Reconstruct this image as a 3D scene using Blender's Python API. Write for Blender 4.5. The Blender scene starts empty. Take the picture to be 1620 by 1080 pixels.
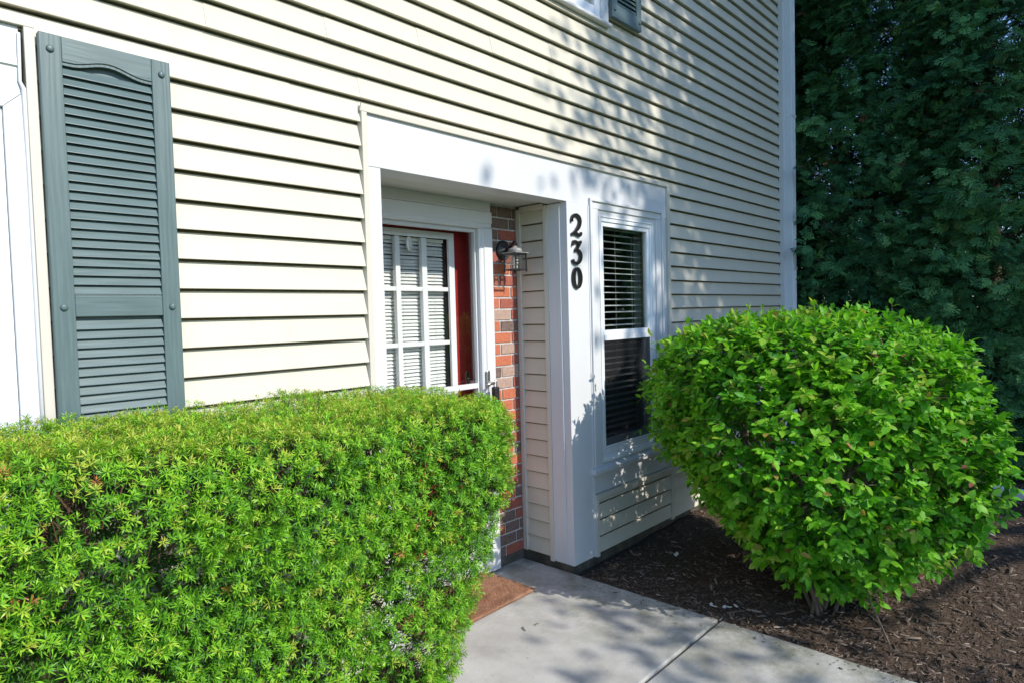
import bpy, math, random
import numpy as np
from mathutils import Matrix, Vector

rng = np.random.default_rng(7)
random.seed(7)
sc = bpy.context.scene
col = sc.collection
R = math.radians

# ------------------------------------------------------------------ camera
cam_d = bpy.data.cameras.new('camera')
cam = bpy.data.objects.new('camera', cam_d)
col.objects.link(cam)
cam_d.sensor_width = 36.0
cam_d.lens = 1022.22 / 1620 * 36.0
cam_d.clip_start = 0.05
cam_d.clip_end = 600
Fw = Vector((0.73231279, 0.67969235, -0.04166879))
Rt = Vector((0.67924457, -0.73344137, -0.02627867))
Up = Vector((0.04842303, 0.00905909, 0.99878583))
m = Matrix((Rt, Up, -Fw)).transposed().to_4x4()
m.translation = Vector((0.0, -2.3297, 1.5464))
cam.matrix_world = m
sc.camera = cam

# ------------------------------------------------------------------ sky and sun
SUN = Vector((0.13, -1.0, 0.70)).normalized()
SUN_EL = math.asin(SUN.z)
SUN_ROT = math.atan2(SUN.x, SUN.y)
world = bpy.data.worlds.new('World')
sc.world = world
world.use_nodes = True
wn = world.node_tree
wn.nodes.clear()
sky = wn.nodes.new('ShaderNodeTexSky')
sky.sky_type = 'NISHITA'
sky.sun_disc = False
sky.sun_elevation = SUN_EL
sky.sun_rotation = SUN_ROT
sky.air_density = 1.0
sky.dust_density = 0.4
sky.ozone_density = 6.2
bg = wn.nodes.new('ShaderNodeBackground')
bg.inputs['Strength'].default_value = 0.138
wo = wn.nodes.new('ShaderNodeOutputWorld')
wn.links.new(sky.outputs[0], bg.inputs[0])
wn.links.new(bg.outputs[0], wo.inputs[0])
sun_d = bpy.data.lights.new('sun', 'SUN')
sun_d.energy = 2.6
sun_d.angle = R(0.53)
sun_d.color = (1.0, 0.95, 0.865)
sun = bpy.data.objects.new('sun', sun_d)
col.objects.link(sun)
sun.rotation_euler = SUN.to_track_quat('Z', 'Y').to_euler()
sc.view_settings.view_transform = 'Standard'
sc.view_settings.look = 'None'
sc.view_settings.exposure = 0.95
sc.view_settings.gamma = 1.0
sc.view_settings.use_curve_mapping = False
sc.render.engine = 'CYCLES'
sc.cycles.max_bounces = 8
sc.cycles.transparent_max_bounces = 16
sc.cycles.use_denoising = True

# ------------------------------------------------------------------ materials
def newmat(name):
    mt = bpy.data.materials.new(name)
    mt.use_nodes = True
    nt = mt.node_tree
    nt.nodes.clear()
    out = nt.nodes.new('ShaderNodeOutputMaterial')
    return mt, nt, out

def N(nt, t, **kw):
    n = nt.nodes.new(t)
    for k, v in kw.items():
        if k in n.inputs.keys():
            n.inputs[k].default_value = v
        else:
            setattr(n, k, v)
    return n

def mixc(nt, fac, a, b, mode='MIX'):
    n = nt.nodes.new('ShaderNodeMix')
    n.data_type = 'RGBA'
    n.blend_type = mode
    for idx, v in ((0, fac), (6, a), (7, b)):
        if isinstance(v, (float, int)):
            n.inputs[idx].default_value = v
        elif isinstance(v, tuple):
            n.inputs[idx].default_value = v if len(v) == 4 else (*v, 1)
        else:
            nt.links.new(v, n.inputs[idx])
    return n.outputs[2]

def pos(nt, scale=(1, 1, 1)):
    g = nt.nodes.new('ShaderNodeNewGeometry')
    mp = nt.nodes.new('ShaderNodeMapping')
    mp.inputs['Scale'].default_value = scale
    nt.links.new(g.outputs['Position'], mp.inputs['Vector'])
    return mp.outputs[0]

def noise(nt, vec, scale, detail=4, rough=0.6):
    n = N(nt, 'ShaderNodeTexNoise')
    n.inputs['Scale'].default_value = scale
    n.inputs['Detail'].default_value = detail
    n.inputs['Roughness'].default_value = rough
    nt.links.new(vec, n.inputs['Vector'])
    return n.outputs['Fac']

def ramp(nt, fac, stops):
    r = nt.nodes.new('ShaderNodeValToRGB')
    e = r.color_ramp.elements
    while len(e) < len(stops):
        e.new(0.5)
    for el, (p, c) in zip(e, stops):
        el.position = p
        el.color = (*c, 1) if len(c) == 3 else c
    nt.links.new(fac, r.inputs[0])
    return r.outputs[0]

def plain(name, c, rough=0.5, var=0.08, scale=6.0, stretch=(1, 1, 1), bump=0.0, bscale=60.0, bstretch=None,
          spec=0.4, metal=0.0, dirt=None, dirt_amt=0.0):
    mt, nt, out = newmat(name)
    p = N(nt, 'ShaderNodeBsdfPrincipled')
    p.inputs['Roughness'].default_value = rough
    p.inputs['Specular IOR Level'].default_value = spec
    p.inputs['Metallic'].default_value = metal
    v = pos(nt, stretch)
    f = noise(nt, v, scale)
    lo = tuple(x * (1 - var) for x in c)
    hi = tuple(min(1, x * (1 + var)) for x in c)
    cc = ramp(nt, f, [(0.3, lo), (0.7, hi)])
    if dirt:
        d = noise(nt, pos(nt, (3, 3, 0.6)), 2.2, 6, 0.7)
        dm = N(nt, 'ShaderNodeMapRange')
        dm.inputs[1].default_value = 0.52
        dm.inputs[2].default_value = 0.78
        dm.inputs[4].default_value = dirt_amt
        nt.links.new(d, dm.inputs[0])
        cc = mixc(nt, dm.outputs[0], cc, dirt)
    nt.links.new(cc, p.inputs['Base Color'])
    if bump:
        bv = pos(nt, bstretch or (1, 1, 1))
        b = N(nt, 'ShaderNodeBump')
        b.inputs['Strength'].default_value = bump
        b.inputs['Distance'].default_value = 0.01
        nt.links.new(noise(nt, bv, bscale, 5), b.inputs['Height'])
        nt.links.new(b.outputs[0], p.inputs['Normal'])
    nt.links.new(p.outputs[0], out.inputs[0])
    return mt

M = {}
M['vinyl'] = plain('cream_vinyl', (0.59, 0.55, 0.445), 0.55, 0.045, 1.7, (0.4, 0.4, 3), 0.07, 90, (0.06, 1, 1), 0.35,
                   dirt=(0.46, 0.41, 0.32), dirt_amt=0.34)
M['jchan'] = plain('cream_channel', (0.595, 0.555, 0.47), 0.5, 0.03, 3, dirt=(0.45, 0.42, 0.36), dirt_amt=0.22)
M['white'] = plain('white_trim', (0.62, 0.62, 0.62), 0.42, 0.025, 2.5, (1, 1, 0.4), 0.03, 30, None, 0.4,
                   dirt=(0.58, 0.57, 0.54), dirt_amt=0.2)
M['whitev'] = plain('white_window_vinyl', (0.80, 0.81, 0.82), 0.3, 0.02, 3)
M['mullion'] = plain('door_lite_frame', (0.76, 0.77, 0.76), 0.35, 0.03, 3)
M['soffit'] = plain('soffit_paint', (0.62, 0.62, 0.56), 0.55, 0.04, 4)
M['red'] = plain('red_door_paint', (0.27, 0.016, 0.016), 0.55, 0.08, 5, spec=0.25, bump=0.03, bscale=40, bstretch=(1, 1, 0.15))
M['black'] = plain('black_metal', (0.018, 0.018, 0.018), 0.45, 0.3, 40, bump=0.1, bscale=300)
M['numpaint'] = plain('black_cast_number', (0.014, 0.013, 0.012), 0.35, 0.3, 60, bump=0.12, bscale=250)
M['lampcap'] = plain('sunlit_lamp_cap', (0.26, 0.26, 0.25), 0.6, 0.5, 90, bump=0.2, bscale=200)  # grey lifted above the black body, sunlight on the cap painted in
M['nickel'] = plain('satin_nickel', (0.55, 0.53, 0.49), 0.28, 0.05, 20, metal=1.0)
M['slat'] = plain('blind_white', (0.83, 0.83, 0.81), 0.45, 0.04, 5)
M['cord'] = plain('blind_cord', (0.7, 0.7, 0.66), 0.7, 0.04, 5)
M['room'] = plain('unlit_room_dark', (0.10, 0.095, 0.085), 0.8, 0.2, 1.5)  # dark wall colour stands in for the unlit interior
M['mortar'] = plain('mortar', (0.50, 0.475, 0.44), 0.9, 0.18, 30, bump=0.5, bscale=180)
M['found'] = plain('dark_foundation', (0.085, 0.075, 0.058), 0.9, 0.5, 9, bump=0.5, bscale=70)  # mottled dark brown for the strip under the siding
M['mat'] = None
M['roof'] = plain('roof_shingle', (0.08, 0.075, 0.07), 0.9, 0.3, 20)
M['bark'] = plain('bark', (0.13, 0.095, 0.065), 0.85, 0.35, 25, (1, 1, 0.3), 0.6, 60)
M['twig'] = plain('yew_twig', (0.10, 0.055, 0.03), 0.85, 0.4, 40)
M['stem'] = plain('shrub_stem', (0.20, 0.155, 0.105), 0.85, 0.35, 40, (1, 1, 0.3), 0.5, 90)
M['deadtwig'] = plain('dead_twig', (0.16, 0.12, 0.08), 0.9, 0.3, 40)
M['alu'] = plain('white_aluminium', (0.70, 0.71, 0.73), 0.4, 0.03, 6, dirt=(0.4, 0.4, 0.38), dirt_amt=0.25)
M['paper'] = plain('white_scrap', (0.7, 0.69, 0.65), 0.8, 0.08, 30)
M['bulb'] = plain('bulb_white', (0.8, 0.8, 0.76), 0.3, 0.02, 3)
M['hook'] = plain('clear_plastic_white', (0.80, 0.82, 0.80), 0.25, 0.03, 20)

# shutters: slate green vinyl with embossed wood grain
def shutter_mat(name, gs):
    mt, nt, out = newmat(name)
    p = N(nt, 'ShaderNodeBsdfPrincipled')
    p.inputs['Roughness'].default_value = 0.42
    p.inputs['Specular IOR Level'].default_value = 0.4
    v = pos(nt, gs)
    f = noise(nt, v, 3.0, 6, 0.65)
    w = N(nt, 'ShaderNodeTexWave')
    w.inputs['Scale'].default_value = 0.6
    w.inputs['Distortion'].default_value = 9.0
    w.inputs['Detail'].default_value = 3
    nt.links.new(v, w.inputs['Vector'])
    c = ramp(nt, f, [(0.25, (0.078, 0.120, 0.120)), (0.75, (0.118, 0.172, 0.171))])
    c = mixc(nt, 0.05, c, w.outputs['Color'], 'OVERLAY')
    nt.links.new(c, p.inputs['Base Color'])
    b = N(nt, 'ShaderNodeBump')
    b.inputs['Strength'].default_value = 0.16
    b.inputs['Distance'].default_value = 0.002
    nt.links.new(w.outputs['Fac'], b.inputs['Height'])
    nt.links.new(b.outputs[0], p.inputs['Normal'])
    nt.links.new(p.outputs[0], out.inputs[0])
    return mt
M['shutter'] = shutter_mat('slate_green_shutter', (34, 34, 2.2))
M['shutter_h'] = shutter_mat('slate_green_shutter_cross_grain', (2.2, 34, 34))

def glass_mat(name, ior, tint, gloss=0.0):
    mt, nt, out = newmat(name)
    t = N(nt, 'ShaderNodeBsdfTransparent')
    t.inputs[0].default_value = (*tint, 1)
    g = N(nt, 'ShaderNodeBsdfGlossy')
    g.inputs['Roughness'].default_value = gloss
    lw_ = N(nt, 'ShaderNodeLayerWeight')
    lw_.inputs['Blend'].default_value = 0.5
    pw = N(nt, 'ShaderNodeMath', operation='POWER')
    pw.inputs[1].default_value = 5.0
    nt.links.new(lw_.outputs['Facing'], pw.inputs[0])
    f0 = ((ior - 1) / (ior + 1)) ** 2
    f = N(nt, 'ShaderNodeMath', operation='MULTIPLY_ADD')
    f.inputs[1].default_value = 1 - f0
    f.inputs[2].default_value = f0
    nt.links.new(pw.outputs[0], f.inputs[0])
    mx = N(nt, 'ShaderNodeMixShader')
    nt.links.new(f.outputs[0], mx.inputs[0])
    nt.links.new(t.outputs[0], mx.inputs[1])
    nt.links.new(g.outputs[0], mx.inputs[2])
    nt.links.new(mx.outputs[0], out.inputs[0])
    return mt
M['glass'] = glass_mat('window_glass', 2.0, (0.93, 0.95, 0.94))
M['dglass'] = glass_mat('door_glass', 1.5, (0.985, 0.99, 0.985))
M['lglass'] = glass_mat('lamp_glass', 1.45, (0.88, 0.89, 0.88), 0.12)

def screen_mat():
    mt, nt, out = newmat('insect_screen')
    t = N(nt, 'ShaderNodeBsdfTransparent')
    d = N(nt, 'ShaderNodeBsdfDiffuse')
    d.inputs[0].default_value = (0.03, 0.03, 0.032, 1)
    mx = N(nt, 'ShaderNodeMixShader')
    mx.inputs[0].default_value = 0.42
    nt.links.new(t.outputs[0], mx.inputs[1])
    nt.links.new(d.outputs[0], mx.inputs[2])
    nt.links.new(mx.outputs[0], out.inputs[0])
    return mt
M['screen'] = screen_mat()

def brick_mat(name, a, b):
    mt, nt, out = newmat(name)
    p = N(nt, 'ShaderNodeBsdfPrincipled')
    p.inputs['Roughness'].default_value = 0.85
    p.inputs['Specular IOR Level'].default_value = 0.2
    v = pos(nt)
    f = noise(nt, v, 45, 6, 0.7)
    c = ramp(nt, f, [(0.3, a), (0.62, b), (0.8, tuple(min(1, x * 1.35) for x in b))])
    nt.links.new(c, p.inputs['Base Color'])
    bp = N(nt, 'ShaderNodeBump')
    bp.inputs['Strength'].default_value = 0.5
    bp.inputs['Distance'].default_value = 0.004
    nt.links.new(noise(nt, v, 160, 5), bp.inputs['Height'])
    nt.links.new(bp.outputs[0], p.inputs['Normal'])
    nt.links.new(p.outputs[0], out.inputs[0])
    return mt
BR = [brick_mat('brick_orange', (0.37, 0.105, 0.055), (0.51, 0.165, 0.088)),
      brick_mat('brick_red', (0.24, 0.072, 0.052), (0.35, 0.11, 0.075)),
      brick_mat('brick_charcoal', (0.10, 0.068, 0.058), (0.20, 0.135, 0.11)),
      brick_mat('brick_tan', (0.30, 0.20, 0.155), (0.44, 0.30, 0.235))]

def concrete_mat():
    mt, nt, out = newmat('broomed_concrete')
    p = N(nt, 'ShaderNodeBsdfPrincipled')
    p.inputs['Roughness'].default_value = 0.88
    p.inputs['Specular IOR Level'].default_value = 0.25
    v = pos(nt)
    c = ramp(nt, noise(nt, v, 2.3, 8, 0.68), [(0.28, (0.37, 0.355, 0.325)), (0.5, (0.53, 0.515, 0.48)), (0.72, (0.65, 0.635, 0.595))])
    fine = ramp(nt, noise(nt, v, 260, 3, 0.8), [(0.35, (0.62, 0.62, 0.62)), (0.65, (1.15, 1.15, 1.15))])
    c = mixc(nt, 0.8, c, fine, 'MULTIPLY')
    # algae and damp staining along the planting bed edge
    sx = N(nt, 'ShaderNodeSeparateXYZ')
    nt.links.new(v, sx.inputs[0])
    mr = N(nt, 'ShaderNodeMapRange')
    mr.inputs[1].default_value = 2.05
    mr.inputs[2].default_value = 3.0
    nt.links.new(sx.outputs[0], mr.inputs[0])
    mr2 = N(nt, 'ShaderNodeMapRange')
    mr2.inputs[1].default_value = 0.40
    mr2.inputs[2].default_value = 0.62
    nt.links.new(noise(nt, v, 4.5, 8, 0.72), mr2.inputs[0])
    mu = N(nt, 'ShaderNodeMath', operation='MULTIPLY')
    nt.links.new(mr.outputs[0], mu.inputs[0])
    nt.links.new(mr2.outputs[0], mu.inputs[1])
    mu2 = N(nt, 'ShaderNodeMath', operation='MULTIPLY')
    mu2.inputs[1].default_value = 0.85
    nt.links.new(mu.outputs[0], mu2.inputs[0])
    c = mixc(nt, mu2.outputs[0], c, (0.155, 0.16, 0.10))
    # dark specks
    sp = N(nt, 'ShaderNodeMapRange')
    sp.inputs[1].default_value = 0.70
    sp.inputs[2].default_value = 0.76
    sp.inputs[4].default_value = 0.6
    nt.links.new(noise(nt, v, 42, 2, 0.5), sp.inputs[0])
    c = mixc(nt, sp.outputs[0], c, (0.16, 0.15, 0.14))
    nt.links.new(c, p.inputs['Base Color'])
    b = N(nt, 'ShaderNodeBump')
    b.inputs['Strength'].default_value = 0.6
    b.inputs['Distance'].default_value = 0.003
    nt.links.new(noise(nt, pos(nt, (0.25, 1, 1)), 420, 4), b.inputs['Height'])
    nt.links.new(b.outputs[0], p.inputs['Normal'])
    nt.links.new(p.outputs[0], out.inputs[0])
    return mt
M['concrete'] = concrete_mat()

def coir_mat():
    mt, nt, out = newmat('coir')
    p = N(nt, 'ShaderNodeBsdfPrincipled')
    p.inputs['Roughness'].default_value = 0.95
    p.inputs['Specular IOR Level'].default_value = 0.1
    v = pos(nt)
    c = ramp(nt, noise(nt, v, 9, 6, 0.7), [(0.35, (0.25, 0.125, 0.075)), (0.65, (0.43, 0.235, 0.145))])
    f = ramp(nt, noise(nt, v, 300, 3, 0.8), [(0.3, (0.5, 0.5, 0.5)), (0.7, (1.2, 1.2, 1.2))])
    c = mixc(nt, 0.8, c, f, 'MULTIPLY')
    s = N(nt, 'ShaderNodeMapRange')
    s.inputs[1].default_value = 0.58
    s.inputs[2].default_value = 0.75
    s.inputs[4].default_value = 0.6
    nt.links.new(noise(nt, v, 5.2, 4), s.inputs[0])
    c = mixc(nt, s.outputs[0], c, (0.35, 0.07, 0.04))
    nt.links.new(c, p.inputs['Base Color'])
    b = N(nt, 'ShaderNodeBump')
    b.inputs['Strength'].default_value = 0.9
    b.inputs['Distance'].default_value = 0.006
    nt.links.new(noise(nt, v, 260, 4), b.inputs['Height'])
    nt.links.new(b.outputs[0], p.inputs['Normal'])
    nt.links.new(p.outputs[0], out.inputs[0])
    return mt
M['mat'] = coir_mat()

def ground_mat(name, stops, scale, bscale, bstr):
    mt, nt, out = newmat(name)
    p = N(nt, 'ShaderNodeBsdfPrincipled')
    p.inputs['Roughness'].default_value = 0.95
    p.inputs['Specular IOR Level'].default_value = 0.15
    v = pos(nt)
    c = ramp(nt, noise(nt, v, scale, 8, 0.75), stops)
    nt.links.new(c, p.inputs['Base Color'])
    b = N(nt, 'ShaderNodeBump')
    b.inputs['Strength'].default_value = bstr
    b.inputs['Distance'].default_value = 0.02
    nt.links.new(noise(nt, v, bscale, 6), b.inputs['Height'])
    nt.links.new(b.outputs[0], p.inputs['Normal'])
    nt.links.new(p.outputs[0], out.inputs[0])
    return mt
M['soil'] = ground_mat('mulch_soil', [(0.3, (0.05, 0.034, 0.024)), (0.6, (0.12, 0.084, 0.06)), (0.75, (0.22, 0.165, 0.12))], 30, 60, 1.0)
M['lawn'] = ground_mat('lawn', [(0.3, (0.035, 0.075, 0.015)), (0.7, (0.085, 0.15, 0.03))], 6, 120, 1.0)

def tint_mat(name, stops, rough=0.5, trans=0.3, spec=0.35, tcol=1.3):
    """leaf, needle or chip: colour by the per-piece tint attribute; thin tissue lets light through"""
    mt, nt, out = newmat(name)
    a = N(nt, 'ShaderNodeAttribute', attribute_name='tint')
    c = ramp(nt, a.outputs['Fac'], stops)
    v = pos(nt)
    vv = ramp(nt, noise(nt, v, 90, 3, 0.6), [(0.3, (0.82, 0.82, 0.82)), (0.7, (1.12, 1.12, 1.12))])
    c = mixc(nt, 1.0, c, vv, 'MULTIPLY')
    p = N(nt, 'ShaderNodeBsdfPrincipled')
    p.inputs['Roughness'].default_value = rough
    p.inputs['Specular IOR Level'].default_value = spec
    nt.links.new(c, p.inputs['Base Color'])
    if trans:
        t = N(nt, 'ShaderNodeBsdfTranslucent')
        tc = mixc(nt, 1.0, c, (tcol, tcol * 1.05, tcol * 0.5), 'MULTIPLY')
        nt.links.new(tc, t.inputs[0])
        mx = N(nt, 'ShaderNodeMixShader')
        mx.inputs[0].default_value = trans
        nt.links.new(p.outputs[0], mx.inputs[1])
        nt.links.new(t.outputs[0], mx.inputs[2])
        nt.links.new(mx.outputs[0], out.inputs[0])
    else:
        nt.links.new(p.outputs[0], out.inputs[0])
    return mt
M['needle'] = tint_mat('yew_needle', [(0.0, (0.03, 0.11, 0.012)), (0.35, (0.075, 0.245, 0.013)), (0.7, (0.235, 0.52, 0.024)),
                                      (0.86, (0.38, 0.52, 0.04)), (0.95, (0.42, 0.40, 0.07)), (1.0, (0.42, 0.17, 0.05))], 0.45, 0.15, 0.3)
M['leaf'] = tint_mat('shrub_leaf', [(0.0, (0.035, 0.13, 0.012)), (0.4, (0.085, 0.32, 0.015)), (0.8, (0.24, 0.56, 0.028)),
                                    (0.93, (0.28, 0.50, 0.05)), (0.98, (0.40, 0.34, 0.06)), (1.0, (0.40, 0.16, 0.10))], 0.5, 0.38, 0.3)
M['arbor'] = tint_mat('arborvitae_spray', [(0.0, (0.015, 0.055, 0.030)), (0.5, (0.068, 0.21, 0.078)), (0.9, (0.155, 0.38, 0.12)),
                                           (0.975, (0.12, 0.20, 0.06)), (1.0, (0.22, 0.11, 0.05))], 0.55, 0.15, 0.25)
M['treeleaf'] = tint_mat('tree_leaf', [(0.0, (0.03, 0.075, 0.015)), (1.0, (0.075, 0.16, 0.03))], 0.5, 0.3)
M['chip'] = tint_mat('mulch_chip', [(0.0, (0.045, 0.031, 0.023)), (0.5, (0.16, 0.118, 0.088)), (0.85, (0.31, 0.24, 0.185)), (1.0, (0.45, 0.38, 0.30))],
                     0.9, 0.0, 0.15)
M['grass'] = tint_mat('grass_blade', [(0.0, (0.04, 0.10, 0.02)), (1.0, (0.10, 0.20, 0.04))], 0.5, 0.3)

# ------------------------------------------------------------------ mesh helpers
class MB:
    def __init__(s):
        s.v, s.f = [], []
    def add(s, vs, fs):
        o = len(s.v)
        s.v += [tuple(x) for x in vs]
        s.f += [tuple(i + o for i in f) for f in fs]
        return s
    def box(s, x0, x1, y0, y1, z0, z1):
        vs = [(x0, y0, z0), (x1, y0, z0), (x1, y1, z0), (x0, y1, z0), (x0, y0, z1), (x1, y0, z1), (x1, y1, z1), (x0, y1, z1)]
        return s.add(vs, [(0, 3, 2, 1), (4, 5, 6, 7), (0, 1, 5, 4), (1, 2, 6, 5), (2, 3, 7, 6), (3, 0, 4, 7)])
    def prism(s, prof, a, b, axis='x'):
        """closed profile of 2D points swept along an axis: x -> (y,z), y -> (x,z), z -> (x,y)"""
        n = len(prof)
        vs = []
        for t in (a, b):
            for p, q in prof:
                vs.append({'x': (t, p, q), 'y': (p, t, q), 'z': (p, q, t)}[axis])
        fs = [tuple(range(n - 1, -1, -1)), tuple(range(n, 2 * n))]
        fs += [(i, (i + 1) % n, n + (i + 1) % n, n + i) for i in range(n)]
        return s.add(vs, fs)
    def tube(s, pts, rad, n=8, caps=True):
        pts = [Vector(p) for p in pts]
        if isinstance(rad, (int, float)):
            rad = [rad] * len(pts)
        o = len(s.v)
        ref = Vector((0, 0, 1))
        for i, p in enumerate(pts):
            d = (pts[min(i + 1, len(pts) - 1)] - pts[max(i - 1, 0)]).normalized()
            if abs(d.dot(ref)) > 0.95:
                ref = Vector((1, 0, 0)) if abs(d.x) < 0.9 else Vector((0, 1, 0))
            u = d.cross(ref).normalized()
            w = d.cross(u)
            for k in range(n):
                a = 2 * math.pi * k / n
                s.v.append(tuple(p + (u * math.cos(a) + w * math.sin(a)) * rad[i]))
        for i in range(len(pts) - 1):
            for k in range(n):
                a, b = o + i * n + k, o + i * n + (k + 1) % n
                s.f.append((a, b, b + n, a + n))
        if caps:
            s.f.append(tuple(o + k for k in range(n - 1, -1, -1)))
            e = o + (len(pts) - 1) * n
            s.f.append(tuple(e + k for k in range(n)))
        return s
    def lathe(s, prof, c, axis='z', n=20):
        """prof: list of (radius, height)"""
        o = len(s.v)
        for r, h in prof:
            for k in range(n):
                a = 2 * math.pi * k / n
                x, y = r * math.cos(a), r * math.sin(a)
                p = (x, y, h) if axis == 'z' else (x, h, y)
                s.v.append((c[0] + p[0], c[1] + p[1], c[2] + p[2]))
        for i in range(len(prof) - 1):
            for k in range(n):
                a, b = o + i * n + k, o + i * n + (k + 1) % n
                s.f.append((a, b, b + n, a + n))
        s.f.append(tuple(o + k for k in range(n)))
        e = o + (len(prof) - 1) * n
        s.f.append(tuple(e + k for k in range(n - 1, -1, -1)))
        return s
    def mesh(s, name, mat):
        me = bpy.data.meshes.new(name)
        me.from_pydata(s.v, [], s.f)
        import bmesh
        bm = bmesh.new()
        bm.from_mesh(me)
        bmesh.ops.recalc_face_normals(bm, faces=bm.faces)
        bm.to_mesh(me)
        bm.free()
        me.materials.append(mat)
        return me
    def build(s, name, mat, parent=None, bevel=0.0, smooth=False):
        return link(name, s.mesh(name, mat), parent, bevel, smooth)

def link(name, me, parent=None, bevel=0.0, smooth=False, loc=None):
    o = bpy.data.objects.new(name, me)
    col.objects.link(o)
    if parent:
        o.parent = parent
    if loc:
        o.location = loc
    if smooth:
        me.polygons.foreach_set('use_smooth', [True] * len(me.polygons))
    if bevel:
        b = o.modifiers.new('bevel', 'BEVEL')
        b.width = bevel
        b.segments = 2
        b.limit_method = 'ANGLE'
    return o

def box(name, mat, parent, x0, x1, y0, y1, z0, z1, bevel=0.0015):
    return MB().box(x0, x1, y0, y1, z0, z1).build(name, mat, parent, bevel)

def thing(name, label, cat, group=None, loc=(0, 0, 0)):
    o = bpy.data.objects.new(name, None)
    col.objects.link(o)
    o.location = loc
    o.empty_display_size = 0.1
    return tag(o, label, cat, group)

def tag(o, label=None, cat=None, group=None, kind=None):
    if label: o['label'] = label
    if cat: o['category'] = cat
    if group: o['group'] = group
    if kind: o['kind'] = kind
    return o

def nmesh(name, V, F4, mat, tint=None, F3=None):
    """fast mesh from numpy arrays: quads F4 (and triangles F3)"""
    me = bpy.data.meshes.new(name)
    nv = len(V)
    me.vertices.add(nv)
    me.vertices.foreach_set('co', V.astype(np.float32).ravel())
    parts, starts, tot, base = [], [], [], 0
    for F in (F4, F3):
        if F is None or len(F) == 0:
            continue
        k = F.shape[1]
        parts.append(F.ravel())
        starts.append(base + np.arange(len(F)) * k)
        base += F.size
    loops = np.concatenate(parts).astype(np.int32)
    starts = np.concatenate(starts).astype(np.int32)
    me.loops.add(len(loops))
    me.loops.foreach_set('vertex_index', loops)
    me.polygons.add(len(starts))
    me.polygons.foreach_set('loop_start', starts)
    me.update(calc_edges=True)
    if tint is not None:
        at = me.attributes.new('tint', 'FLOAT', 'POINT')
        at.data.foreach_set('value', np.clip(tint, 0, 1).astype(np.float32))
    me.materials.append(mat)
    return me

def unit(a):
    return a / np.maximum(np.linalg.norm(a, axis=-1, keepdims=True), 1e-9)

def frames(axis, up=None, spin=None):
    """orthonormal frames (n,3,3); columns x, y, z with z along axis; y near up when given"""
    z = unit(axis)
    if up is None:
        up = rng.normal(size=z.shape)
    x = unit(np.cross(up, z))
    y = np.cross(z, x)
    return np.stack([x, y, z], -1)

def scatter(tv, tf, P, Fr, S):
    """copies of template (tv, tf) at points P with frames Fr and scales S"""
    n, k = len(P), len(tv)
    V = np.einsum('nij,kj->nki', Fr, tv) * np.asarray(S).reshape(-1, 1, 1) + P[:, None, :]
    F = tf[None] + (np.arange(n) * k)[:, None, None]
    return V.reshape(-1, 3), F.reshape(-1, tf.shape[1])

class Acc:
    def __init__(s):
        s.V, s.F, s.T, s.n = [], [], [], 0
    def add(s, V, F, T):
        s.V.append(V); s.F.append(F + s.n); s.T.append(T); s.n += len(V)
    def build(s, name, mat, parent=None):
        return link(name, nmesh(name, np.concatenate(s.V), np.concatenate(s.F), mat, np.concatenate(s.T)), parent)

def vnoise(P, scale, seed=0):
    """cheap smooth 3D value noise, 0..1"""
    Q = P * scale + seed * 17.3
    i = np.floor(Q).astype(np.int64)
    f = Q - i
    f = f * f * (3 - 2 * f)
    out = 0
    for dx in (0, 1):
        for dy in (0, 1):
            for dz in (0, 1):
                h = (i[:, 0] + dx) * 374761393 + (i[:, 1] + dy) * 668265263 + (i[:, 2] + dz) * 2147483647 + seed * 1013
                h = (h ^ (h >> 13)) * 1274126177
                h = ((h ^ (h >> 16)) & 0xffff) / 65535.0
                w = (f[:, 0] if dx else 1 - f[:, 0]) * (f[:, 1] if dy else 1 - f[:, 1]) * (f[:, 2] if dz else 1 - f[:, 2])
                out = out + h * w
    return out

# ================================================================== SETTING: ground, beds, walkway
def sheet(name, mat, x0, x1, y0, y1, z, step, amp, seed, kind='structure'):
    nx, ny = max(2, int((x1 - x0) / step)), max(2, int((y1 - y0) / step))
    xs, ys = np.linspace(x0, x1, nx), np.linspace(y0, y1, ny)
    X, Y = np.meshgrid(xs, ys)
    P = np.stack([X.ravel(), Y.ravel(), np.zeros(X.size)], -1)
    Z = z + amp * (vnoise(P, 2.5, seed) - 0.5) * 2 + amp * 0.6 * (vnoise(P, 9.0, seed + 1) - 0.5) * 2
    P[:, 2] = Z
    i = np.arange(nx * ny).reshape(ny, nx)
    F = np.stack([i[:-1, :-1], i[:-1, 1:], i[1:, 1:], i[1:, :-1]], -1).reshape(-1, 4)
    me = nmesh(name, P, F, mat)
    o = link(name, me, smooth=True)
    return tag(o, kind=kind)

g = MB().add([(-250, -250, -0.12), (250, -250, -0.12), (250, 250, -0.12), (-250, 250, -0.12)], [(0, 1, 2, 3)]).build('ground', M['lawn'])
tag(g, kind='structure')
sheet('mulch_bed', M['soil'], 2.96, 9.5, -2.75, 0.20, -0.022, 0.05, 0.014, 3)
sheet('hedge_bed', M['soil'], -3.5, 1.74, -1.35, 0.06, -0.035, 0.08, 0.014, 5)

walk = bpy.data.objects.new('walkway', None)
col.objects.link(walk)
tag(walk, kind='structure')
ys = [0.412, -0.920, -2.30, -3.68, -5.06, -6.44]
for a, b in zip(ys[:-1], ys[1:]):
    MB().box(1.735, 3.0, b + 0.018, a, -0.12, 0.0).build('slab', M['concrete'], walk, 0.007)

# ================================================================== THE HOUSE
house = thing('house', 'cream vinyl sided house with white trim and a recessed red entry door', 'house')
def zl(n): return 2.5778 - 0.1016 * n

def empty(name, parent):
    o = bpy.data.objects.new(name, None)
    col.objects.link(o)
    o.parent = parent
    o.empty_display_size = 0.1
    return o

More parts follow.
